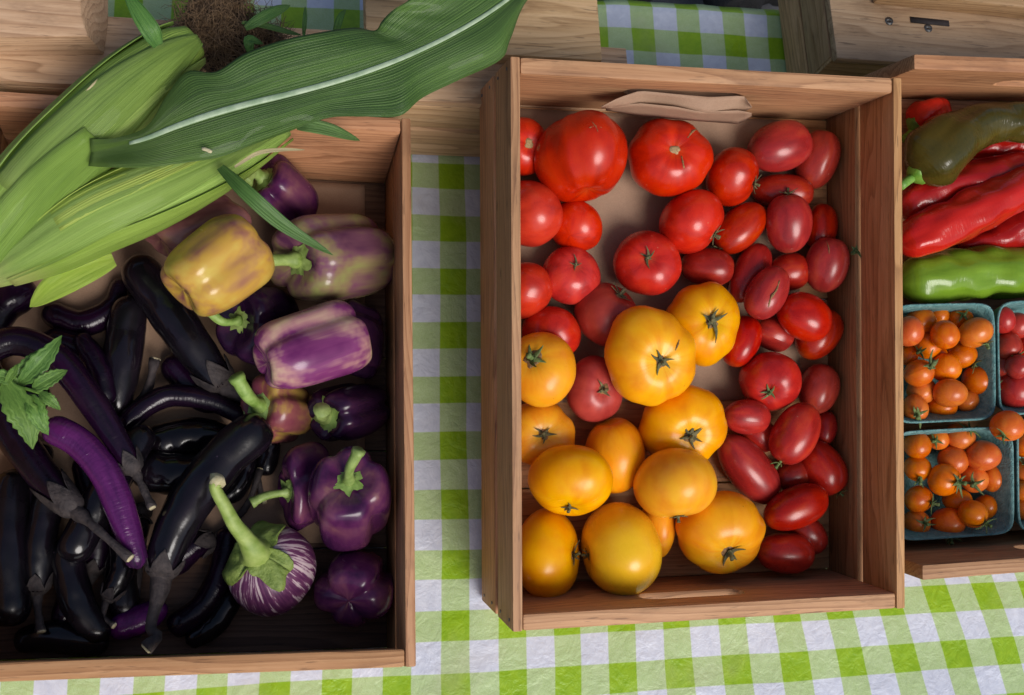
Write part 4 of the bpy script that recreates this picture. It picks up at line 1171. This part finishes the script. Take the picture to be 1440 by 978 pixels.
# ------------------------------------------------------------------ mint sprig
def mint():
    h0 = 0.118
    base = FL.at(22, 540, h0)
    root = empty('mint_sprig', base)
    def leaf(line, wpx, dz):
        C = catmull([FL.at(x, y, h0 + z) - base for (x, y), z in zip(line, dz)], 16)
        s = depth(base) / F; parts = []
        W = [wpx * s * (math.sin(math.pi * min(1, (i / 15) ** 0.75)) ** 0.9 * (1 + 0.10 * (1 if i % 2 else -1)) + 0.03) for i in range(16)]
        v = blade(C, W, (0.05, 0, 1), fold=0.28, nw=8, thick=0.0005, wave=0.12, seed=wpx)
        mesh_obj('leaf', v[0], v[1], MINT, root, v[2])
    leaf([(25, 542), (48, 520), (70, 495), (87, 472)], 14, (0, 0.010, 0.014, 0.012))
    leaf([(22, 538), (35, 520), (48, 505), (58, 491)], 11, (0, 0.004, 0.006, 0.004))
    leaf([(45, 548), (62, 538), (80, 528), (95, 521)], 11, (0.006, 0.012, 0.014, 0.012))
    leaf([(5, 535), (25, 570), (40, 600), (46, 632)], 20, (0.004, 0.008, 0.004, -0.006))
    leaf([(42, 555), (50, 575), (58, 595), (68, 612)], 13, (0.006, 0.010, 0.006, 0.0))
    leaf([(55, 552), (66, 560), (76, 568), (85, 577)], 8, (0.01, 0.014, 0.012, 0.008))
    leaf([(25, 540), (10, 532), (-10, 528), (-30, 530)], 10, (0.002, 0.004, 0.004, 0.0))
    leaf([(8, 540), (16, 528), (21, 520), (23, 513)], 6, (0.004, 0.008, 0.01, 0.01))
    C = catmull([FL.at(x, y, h0 + z) - base for x, y, z in ((-30, 535, -0.004), (5, 540, 0.002), (30, 545, 0.006), (56, 553, 0.010))], 12)
    tv = tube(C, [0.0014] * 12, 8); mesh_obj('stem', tv[0], tv[1], MINT, root, tv[2])
    tag(root, 'fresh green mint sprig lying on the aubergines at the left edge', 'mint sprig')
mint()

# ------------------------------------------------------------------ corn
def ear(axis, half, zz, label, seed, leaves, blades=(), flat=0.97):
    rg = random.Random(seed)
    n = 40
    A = catmull([(x, y, z, h) for (x, y), z, h in zip(axis, zz, half)], n)
    C = np.array([at(x, y, z) for x, y, z, h in A]); o0 = C[n // 2].copy()
    RR = np.array([max(h, 2) * depth(c) / F for (x, y, z, h), c in zip(A, C)])
    C = C - o0
    root = empty('corn_ear', o0)
    tv = tube(C, RR, 40, flat=flat, wob=0.05, seed=seed)
    mesh_obj('husk', tv[0], tv[1], HUSK, root, tv[2])
    T_, N_, B_ = frames(C)
    for (t0, t1, a0, a1, off, mt_, *pt) in leaves:
        V, Fc, UV = [], [], []
        ni, nj = 26, 14
        for i in range(ni + 1):
            f = i / ni; t = t0 + (t1 - t0) * f
            x = t * (n - 1); k = min(int(x), n - 2); g_ = x - k
            c = C[k] * (1 - g_) + C[k + 1] * g_; r = RR[k] * (1 - g_) + RR[k + 1] * g_
            nar = 1 - (pt[0] if pt else 0.75) * f ** 2.5
            for j in range(nj + 1):
                u = (j / nj - 0.5) * nar + 0.5
                a = math.radians(a0 + (a1 - a0) * u)
                edge = abs(2 * j / nj - 1) ** 6
                rr = r * (1.02 + off) + 0.0010 + 0.0012 * edge * (0.4 + 0.6 * math.sin(f * 9 + seed)) + 0.0006 * math.sin(j * 1.7 + seed) + 0.003 * f ** 5
                V.append(c + rr * (flat * math.cos(a) * N_[k] + math.sin(a) * B_[k])); UV.append((j / nj, f))
        for i in range(ni):
            for j in range(nj):
                a = i * (nj + 1) + j; Fc.append((a, a + 1, a + nj + 2, a + nj + 1))
        o = mesh_obj('husk_leaf', V, Fc, mt_, root, UV)
        o.modifiers.new('thickness', 'SOLIDIFY').thickness = 0.0006
    for (line, w, mt_) in blades:
        L3 = np.array([at(x, y, z) for x, y, z in line]) - o0
        Cb = catmull(L3, 18); s = depth(o0) / F
        Wd = [w * s * (math.sin(math.pi * (0.12 + 0.88 * (i / 17))) ** 0.7) + 0.0002 for i in range(18)]
        v = blade(Cb, Wd, (0.1, -0.2, 1), fold=0.25, nw=6, wave=0.06, seed=w)
        mesh_obj('blade', v[0], v[1], mt_, root, v[2])
    tag(root, label, 'corn', 'ears of corn in the left crate')
    return root, o0

e1, e1o = ear([(-60, 400), (-15, 335), (45, 258), (112, 190), (178, 128), (238, 80), (272, 58)], [38, 48, 52, 52, 48, 38, 24],
              [0.12, 0.135, 0.155, 0.178, 0.19, 0.196, 0.196], 'upper ear of corn in green husk, pointing at the brown silk', 4,
              [(0.0, 0.96, 60, 150, 0.005, HUSKD), (0.30, 1.0, 150, 265, 0.015, HUSKD), (0.1, 0.98, 215, 330, 0.01, HUSK), (0.0, 0.53, 178, 300, 0.05, HUSKD, 0.35)],
              [([(222, 64, 0.235), (212, 45, 0.245), (196, 20, 0.25), (172, -18, 0.25)], 13, SMALLBLADE),
               ([(105, 150, 0.20), (125, 128, 0.215), (148, 105, 0.215), (166, 90, 0.21)], 2.5, DRYBLADE)])
e2, e2o = ear([(-14, 392), (20, 374), (70, 345), (135, 308), (205, 277), (280, 243), (345, 212), (405, 184)], [16, 26, 40, 48, 48, 40, 27, 8],
              [0.13, 0.135, 0.14, 0.15, 0.155, 0.155, 0.152, 0.15], 'lower ear of corn in pale green husk, across the golden pepper', 9,
              [(0.0, 0.97, 140, 235, 0.02, HUSK), (0.02, 0.80, 60, 150, 0.015, HUSKY), (0.1, 1.0, 225, 330, 0.02, HUSK), (0.35, 1.0, 110, 190, 0.03, HUSKY)],
              [([(310, 236, 0.19), (350, 275, 0.20), (400, 318, 0.185), (468, 359, 0.165)], 11, SMALLBLADE),
               ([(418, 178, 0.17), (440, 178, 0.175), (470, 185, 0.17), (506, 198, 0.155)], 10, SMALLBLADE),
               ([(330, 235, 0.185), (362, 216, 0.19), (395, 211, 0.185), (428, 211, 0.175)], 2.6, DRYBLADE),
               ([(160, 365, 0.13), (120, 380, 0.13), (75, 405, 0.125), (42, 432, 0.115)], 20, HUSKY)])
# brown silk at the tip of the upper ear
def silk():
    rg = random.Random(3)
    s0 = at(320, 50, 0.165); sc = depth(s0) / F
    V, Fc, UV = [], [], []
    blobs = [(300, 20, 42, 0.165), (330, 45, 40, 0.16), (345, 75, 40, 0.15), (305, 85, 28, 0.15), (380, 62, 22, 0.15), (275, 42, 24, 0.165), (310, -10, 45, 0.17)]
    parts = []
    for k, (x, y, r, z) in enumerate(blobs):
        c = at(x, y, z) - e1o
        n, m = 14, 10; v_, f_, u_ = [], [], []
        for i in range(m + 1):
            for j in range(n + 1):
                p, a = math.pi * i / m, 2 * math.pi * j / n
                d = np.array([math.sin(p) * math.cos(a), math.sin(p) * math.sin(a), math.cos(p)])
                q = r * sc * 0.74 * (1 + 0.35 * mnoise.noise(Vector((d * 2.2).tolist()) + Vector((k * 3.1, 0, 0))))
                v_.append(c + d * q * np.array([1, 1, 0.8])); u_.append((j / n, i / m))
        for i in range(m):
            for j in range(n):
                a = i * (n + 1) + j; f_.append((a, a + n + 1, a + n + 2, a + 1))
        parts.append((v_, f_, u_))
    V, Fc, UV = merge(parts)
    core = mesh_obj('silk_core', V, Fc, SILKC, e1, UV)
    hair = []
    for k in range(2600):
        x, y, r, z = blobs[rg.choice((0, 0, 1, 1, 2, 3, 4, 5, 6))]
        d = nrm([rg.gauss(0, 1), rg.gauss(0, 1), abs(rg.gauss(0, 1)) + 0.1])
        c = at(x, y, z) - e1o + d * r * sc * rg.uniform(0.7, 1.0) * np.array([1, 1, 0.8])
        tdir = nrm(np.cross(d, [rg.gauss(0, 1), rg.gauss(0, 1), rg.gauss(0, 1)]))
        l = rg.uniform(0.012, 0.042); P = [c]
        for i in range(4):
            tdir = nrm(tdir + np.array([rg.gauss(0, 0.45), rg.gauss(0, 0.45), rg.gauss(0, 0.35)]) - d * 0.15)
            P.append(P[-1] + tdir * l / 4)
        hair.append(tube(P, [0.00035, 0.00035, 0.0003, 0.00025, 0.00015], 3))
    V, Fc, UV = merge(hair)
    h = mesh_obj('silk', V, Fc, SILK, e1, UV); h['kind'] = 'stuff'
    # green blades that stick out of the silk
    for line, w in (([(345, 40, 0.19), (365, 28, 0.195), (388, 16, 0.19), (408, 8, 0.18)], 8), ([(340, 32, 0.19), (370, 36, 0.19), (400, 44, 0.18), (424, 50, 0.17)], 4),
                    ([(427, 52, 0.17), (428, 35, 0.175), (429, 22, 0.175), (429, 10, 0.17)], 3), ([(470, 52, 0.17), (474, 38, 0.178), (479, 24, 0.18), (486, 14, 0.175)], 5),
                    ([(352, 75, 0.20), (350, 62, 0.205), (352, 56, 0.205), (370, 62, 0.20)], 7)):
        C = catmull(np.array([at(*q) for q in line]) - e1o, 12)
        v = blade(C, [w * sc * math.sin(math.pi * (0.1 + 0.9 * i / 11)) ** 0.7 + 0.0002 for i in range(12)], (0.1, -0.2, 1), fold=0.2, nw=4)
        mesh_obj('blade', v[0], v[1], SMALLBLADE, e1, v[2])
silk()

def big_leaf():
    st_ = [((128, 215), (126, 196), (124, 234), 0.205), ((165, 206), (163, 194), (160, 236), 0.212), ((205, 195), (206, 178), (210, 235), 0.222),
           ((250, 177), (233, 136), (262, 229), 0.232), ((300, 160), (262, 101), (310, 221), 0.238), ((350, 146), (303, 101), (352, 205), 0.242),
           ((400, 134), (345, 75), (402, 187), 0.245), ((450, 121), (400, 56), (462, 166), 0.248), ((500, 106), (460, 44), (512, 164), 0.25),
           ((550, 88), (500, 39), (562, 163), 0.252), ((590, 71), (527, 43), (594, 138), 0.254), ((633, 50), (537, 30), (645, 113), 0.256),
           ((675, 26), (552, 15), (703, 85), 0.258), ((713, 0), (578, -2), (718, 55), 0.26), ((752, -32), (630, -50), (742, 0), 0.262),
           ((800, -80), (720, -110), (800, -50), 0.262), ((850, -135), (820, -150), (855, -115), 0.258)]
    n, nw = 90, 14
    Mi = catmull([(a[0], a[1], z) for a, b, c, z in st_], n); Up = catmull([b for a, b, c, z in st_], n); Lo = catmull([c for a, b, c, z in st_], n)
    o0 = at(450, 110, 0.24)
    root = empty('corn_leaf', o0)
    V, UV, Fc = [], [], []
    rib = []
    for i in range(n):
        m, z = Mi[i, :2], Mi[i, 2]
        for j in range(2 * nw + 1):
            f = (j - nw) / nw
            p = m + (Up[i] - m) * f if f >= 0 else m + (Lo[i] - m) * -f
            x = abs(f)
            hz = z + 0.010 * x ** 1.2 * (1 - 0.9 * x) + 0.006 * math.sin(i * 0.17 + (1.5 if f > 0 else 0)) * x ** 2 - 0.004 * x ** 2
            hz += 0.0022 * math.sin(i * 0.42 + 2.0 * f) * x ** 1.5
            hz += (0.006 * fbm(i * 0.03, f * 0.5, 2.2, 3.0) + 0.0022 * fbm(i * 0.12, f * 0.4, 2.0, 6.0)) * min(1.0, x * 1.6)
            V.append(at(p[0], p[1], hz) - o0); UV.append((j / (2 * nw), i / (n - 1)))
        rib.append(at(m[0], m[1], z + 0.0008) - o0)
    w = 2 * nw + 1
    for i in range(n - 1):
        for j in range(2 * nw):
            a = i * w + j; Fc.append((a, a + w, a + w + 1, a + 1))
    o = mesh_obj('leaf_blade', V, Fc, BLADE, root, UV)
    o.modifiers.new('thickness', 'SOLIDIFY').thickness = 0.0005
    rib = np.array(rib)[8:]
    k = len(rib)
    tv = tube(rib, [0.0033 * (0.35 + 0.65 * math.sin(min(1.0, (i + 3) / 22) * math.pi / 2)) * (1 - 0.6 * i / k) for i in range(k)], 12, flat=0.45)
    mesh_obj('midrib', tv[0], tv[1], MIDRIB, root, tv[2])
    tag(root, 'broad dark green corn leaf with a pale midrib, bridging two crates', 'corn leaf')
big_leaf()

def scrap(px, py, z, dx, dy, w, m_, name, label, cat):
    a = at(px, py, z); b = at(px + dx, py + dy, z + 0.001)
    C = catmull([a - a, (b - a) * 0.5 + np.array([0, 0, 0.0006]), b - a], 8)
    tv = tube(C, [w * f for f in (0.7, 1, 1.1, 1, 1, 1.1, 1, 0.6)], 8, flat=0.6, wob=0.3, seed=px)
    r = empty(name, a); mesh_obj('piece', tv[0], tv[1], m_, r, tv[2]); tag(r, label, cat)
scrap(284, 209, 0.2405, 14, 5, 0.0016, CUT, 'straw_bit', 'short bit of pale straw lying on the broad corn leaf', 'straw')
scrap(479, 239, 0.012, 9, 3, 0.0010, CUT, 'straw_bit', 'tiny pale fleck on the kraft paper of the left crate', 'straw')

# ------------------------------------------------------------------ right crate: chillies
def chilli(pts, rads, mt, label, stem=None, tol=0.74, lobes=None, floor=0.0105, hmin=None):
    seedc[0] += 1; sd = seedc[0]
    n = 46
    A = catmull([(x, y, r) for (x, y), r in zip(pts, rads)], n)
    d = np.concatenate([[0], np.cumsum(np.linalg.norm(np.diff(A[:, :2], axis=0), axis=1))])
    tt = np.linspace(0, d[-1], n); A = np.stack([np.interp(tt, d, A[:, k]) for k in range(3)], 1)
    e0 = A[2, 2] * 0.8; e1_ = A[-3, 2]
    cap = np.sqrt(np.clip(1 - ((e0 - tt) / e0).clip(0, 1) ** 2, 0.03, 1)) * np.sqrt(np.clip(1 - ((tt - d[-1] + e1_) / e1_).clip(0, 1) ** 2, 0.001, 1))
    idx = list(range(2, n - 1, 4))
    Cs, Rs = settle(FR, [(A[i, 0], A[i, 1], 0) for i in idx], [A[i, 2] * 0.9 for i in idx], floor=floor, tol=tol, top=0.10, hmin=hmin)
    for c, r in zip(Cs, Rs): FR.spheres.append((*c, r))
    h = float(np.median([FR.loc(c)[2] - r for c, r in zip(Cs, Rs)]))
    C, RR = [], []
    for i in range(n):
        P = FR.at(A[i, 0], A[i, 1], h + A[i, 2] * 0.0007); C.append(P); RR.append(A[i, 2] * cap[i] * depth(P) / F)
    C = np.array(C); o0 = C[n // 2].copy(); C = C - o0
    root = empty('chilli_pepper', o0)
    tv = tube(C, RR, 36, wob=0.16, seed=sd, lobes=lobes)
    mesh_obj('fruit', tv[0], tv[1], mt, root, tv[2])
    if stem:
        hw = FR.loc(C[0] + o0)[2]
        T0 = nrm(C[3] - C[0]); s = depth(o0) / F
        cv = tube([C[0] - T0 * 0.004, C[0] + T0 * 0.001, C[0] + T0 * 0.006], [0.005, 0.011, 0.0135], 18, wob=0.35, seed=sd)
        c = mesh_obj('calyx', cv[0], cv[1], CHSTEM, root, cv[2])
        Cc = catmull([C[1], C[0] - T0 * 0.003] + [FR.at(x, y, hw + 0.003 * (k + 1)) - o0 for k, (x, y) in enumerate(stem)], 12)
        sv = tube(Cc, [0.0062, 0.0056] + [0.0046] * 10, 12, wob=0.2, seed=sd)
        mesh_obj('stem', sv[0], sv[1], CHSTEM, c, sv[2])
    tag(root, label, 'chilli pepper', 'chillies in the right crate')
chilli([(1286, 182), (1300, 165), (1318, 158), (1334, 160)], [22, 25, 21, 13], CH_RED, 'small crinkled red chilli in the back left corner of the crate', [(1278, 192), (1272, 195)], lobes=(4, 0.12, 1.0))
chilli([(1500, 205), (1440, 205), (1395, 208), (1350, 214)], [24, 26, 20, 10], CH_RED, 'red chilli tip showing beneath the olive green one')
chilli([(1262, 300), (1300, 276), (1350, 258), (1410, 243), (1480, 228)], [24, 30, 29, 27, 22], CH_DKRED, 'dark red chilli directly below the olive green one', lobes=(3, 0.08, 1.5))
chilli([(1500, 295), (1450, 312), (1400, 335), (1345, 345)], [30, 30, 24, 8], CH_DKRED, 'dark red chilli between the bright red and the bright green one')
chilli([(1262, 400), (1310, 392), (1370, 386), (1440, 384), (1520, 384)], [34, 38, 38, 36, 30], CH_GREEN, 'bright green chilli lying behind the berry baskets', lobes=(3, 0.10, 1.0))
chilli([(1262, 346), (1310, 325), (1370, 298), (1430, 268), (1500, 235)], [25, 32, 32, 29, 23], CH_RED, 'bright red chilli with a long highlight, the frontmost red one', lobes=(3, 0.08, 1.5))
chilli([(1284, 248), (1314, 218), (1350, 190), (1395, 174), (1450, 170), (1530, 172)], [40, 45, 37, 30, 28, 20], CH_OLIVE, 'olive green wrinkled chilli with a green stem, on top of the red ones',
       [(1280, 252), (1266, 262)], lobes=(3, 0.12, 2.0))

# ------------------------------------------------------------------ berry baskets and cherry tomatoes
RIMW = 0.070
def basket(pl, pr, pt, pb, label, rim=RIMW):
    """rim rectangle in pixels: left, right, top, bottom; open pulp basket standing on the crate floor"""
    c = [FR.loc(FR.at(x, y, rim)) for x, y in ((pl, pb), (pr, pb), (pr, pt), (pl, pt))]
    u0, u1 = (c[0][0] + c[3][0]) / 2, (c[1][0] + c[2][0]) / 2; v0, v1 = (c[0][1] + c[1][1]) / 2, (c[2][1] + c[3][1]) / 2
    um, vm = (u0 + u1) / 2, (v0 + v1) / 2; a, b = (u1 - u0) / 2, (v1 - v0) / 2
    z0 = 0.0100
    prof = [(0.80, z0), (0.90, z0 + 0.6 * (rim - z0)), (0.985, rim - 0.003), (1.0, rim - 0.001), (1.0, rim + 0.001), (0.975, rim + 0.0012), (0.955, rim - 0.002), (0.875, z0 + 0.6 * (rim - z0)), (0.775, z0 + 0.0025)]
    m = 48; V, Fc = [], []
    for k, (f, z) in enumerate(prof):
        for j in range(m):
            t = 2 * math.pi * j / m; e = 0.26
            x = a * f * math.copysign(abs(math.cos(t)) ** e, math.cos(t)); y = b * f * math.copysign(abs(math.sin(t)) ** e, math.sin(t))
            jit = 1 + 0.012 * mnoise.noise(Vector((x * 40, y * 40, z * 30 + um * 50)))
            V.append((x * jit, y * jit, z - z0 + 0.0012 * mnoise.noise(Vector((x * 60, y * 60, um * 9))) * (k > 1)))
    for k in range(len(prof) - 1):
        for j in range(m):
            q = k * m + j; r = k * m + (j + 1) % m
            Fc.append((q, r, r + m, q + m))
    Fc.append(tuple(range(m))[::-1]); Fc.append(tuple((len(prof) - 1) * m + j for j in range(m)))
    o = mesh_obj('berry_basket', V, Fc, PULP)
    o.matrix_world = Matrix.Translation(FR.w(um, vm, z0).tolist()) @ Matrix(FR.M.tolist()).to_4x4()
    tag(o, label, 'basket', 'turquoise pulp baskets')
basket(1256, 1399, 427, 594, 'turquoise pulp basket of orange cherry tomatoes, the back left one')
basket(1403, 1548, 422, 582, 'turquoise pulp basket of red cherry tomatoes, cut by the right edge')
basket(1257, 1425, 603, 757, 'turquoise pulp basket of orange cherry tomatoes, nearest the front board')
basket(1430, 1590, 590, 745, 'turquoise pulp basket at the right edge, only a sliver of it in view')

CH = dict(name='cherry_tomato', group='orange cherry tomatoes', floor=0.030, inside=False, q=0.95, ribs=0, rib=0.0, dimple=0.06, irr=0.03, nu=28, nv=20, tol=0.88, size=13, cat='cherry tomato')
def ch(px, py, rx, ry, stem, label, mt=CHERRY, **kw):
    q = dict(CH); q.update(kw); rx *= 1.08; ry *= 1.08
    q['q'] = 0.85 + 0.3 * ((px * 7 + py * 13) % 10) / 10
    kind = 'green' if stem is not None else 'none'
    tomato(FR, px, py, rx, ry, stem, mt, label, kind, **q)
A_ = 'in the back left basket'
ch(1320, 444, 13, 13, None, 'dull orange cherry tomato in shade at the back of the back left basket')
ch(1350, 447, 17, 14, (0, -3), 'cherry tomato mostly hidden by its calyx, back left basket, rear side')
ch(1296, 549, 19, 18, None, 'yellowish cherry tomato low in the back left basket, near its front left corner')
ch(1318, 498, 13, 12, None, 'small cherry tomato in the hollow at the middle of the back left basket')
ch(1277, 500, 13, 14, None, 'cherry tomato half hidden by the crate wall, back left basket')
ch(1359, 564, 16, 15, None, 'cherry tomato low in the back left basket, at the front right')
ch(1304, 486, 18, 18, (-14, 8), 'reddish cherry tomato with its calyx at left, back left basket')
ch(1324, 572, 20, 15, None, 'flat-looking cherry tomato at the front rim of the back left basket')
ch(1352, 500, 20, 17, (16, 12), 'cherry tomato right of the middle one, its calyx turned front right')
ch(1295, 451, 20, 17, None, 'orange cherry tomato near the back left corner of the back left basket')
ch(1329, 471, 19, 19, None, 'plain orange cherry tomato behind the middle, back left basket')
ch(1292, 525, 19, 18, (8, -8), 'orange cherry tomato wearing a large calyx, left side of back left basket', size=19)
ch(1287, 575, 17, 19, (-4, 6), 'red-orange cherry tomato with a star calyx, front left corner of back left basket', size=17)
ch(1278, 466, 19, 20, None, 'orange cherry tomato leaning on the crate wall, rear of back left basket')
ch(1371, 468, 22, 20, (12, 17), 'orange cherry tomato at the right rim, rear of the back left basket')
ch(1376, 535, 21, 20, (18, 8), 'orange cherry tomato on the right rim with calyx hanging over it')
ch(1336, 553, 22, 19, None, 'golden cherry tomato on top at the front of the back left basket')
ch(1330, 517, 20, 19, None, 'brightest orange cherry tomato, top of the heap in the back left basket')
# front basket
ch(1318, 618, 15, 14, (-8, 2), 'cherry tomato with a calyx at the rear rim of the front basket')
ch(1405, 631, 13, 12, None, 'cherry tomato in the rear right corner of the front basket')
ch(1386, 713, 15, 16, None, 'yellowish cherry tomato low at the right side of the front basket')
ch(1340, 648, 20, 19, None, 'brownish cherry tomato sunk in the middle of the front basket')
ch(1346, 704, 19, 16, None, 'golden cherry tomato below the starry one, front basket')
ch(1397, 672, 17, 19, None, 'orange cherry tomato against the right side of the front basket')
ch(1350, 614, 20, 18, (10, -10), 'cherry tomato with a ragged calyx at the rear of the front basket', size=16)
ch(1290, 626, 18, 18, None, 'smooth orange cherry tomato in the rear left corner of the front basket')
ch(1290, 659, 18, 17, (-2, 12), 'cherry tomato with hanging calyx at the left side of the front basket', size=15)
ch(1370, 674, 18, 18, (-8, 4), 'cherry tomato right of the starry one, calyx turned left', size=16)
ch(1368, 723, 19, 18, (12, 10), 'reddish cherry tomato at the front right of the front basket', size=16)
ch(1289, 735, 17, 17, (4, -2), 'cherry tomato with calyx up, front left corner of the front basket', size=14)
ch(1292, 702, 19, 18, (15, 4), 'cherry tomato on its side at the left, calyx to the right, front basket', size=16)
ch(1333, 735, 22, 19, (0, 18), 'orange cherry tomato at the front rim of the front basket, calyx down', size=17)
ch(1382, 641, 23, 20, None, 'largest bright orange cherry tomato on top of the front basket')
ch(1328, 675, 22, 21, (14, 2), 'red-orange cherry tomato with a star calyx in the middle of the front basket', size=18)
ch(1417, 599, 22, 20, (-12, 12), 'orange cherry tomato perched on the rims where the baskets meet', floor=0.066)
# edge basket and red ones
ch(1440, 623, 17, 19, None, 'orange cherry tomato at the right picture edge, rearmost in its basket')
ch(1440, 664, 18, 18, (-4, -14), 'orange cherry tomato at the right picture edge, middle of its basket')
ch(1438, 690, 14, 13, None, 'shaded orange cherry tomato at the right picture edge, between two others')
ch(1440, 712, 18, 18, None, 'orange cherry tomato at the right picture edge, frontmost')
RC = dict(mt=CHERRYR, group='red cherry tomatoes')
ch(1409, 516, 14, 17, None, 'dark red cherry tomato low at the left side of the red basket', **RC)
ch(1431, 516, 16, 16, None, 'dark red cherry tomato sunk in the middle of the red basket', **RC)
ch(1429, 459, 18, 18, None, 'dull red cherry tomato at the rear of the red basket', **RC)
ch(1410, 450, 16, 18, None, 'red cherry tomato in the rear left corner of the red basket', **RC)
ch(1442, 490, 18, 18, None, 'red cherry tomato cut by the right picture edge', **RC)
ch(1418, 487, 17, 19, (4, 15), 'glossy red cherry tomato with a calyx at its front, red basket', **RC)
ch(1427, 548, 23, 24, None, 'biggest red cherry tomato, frontmost in the red basket', **RC)
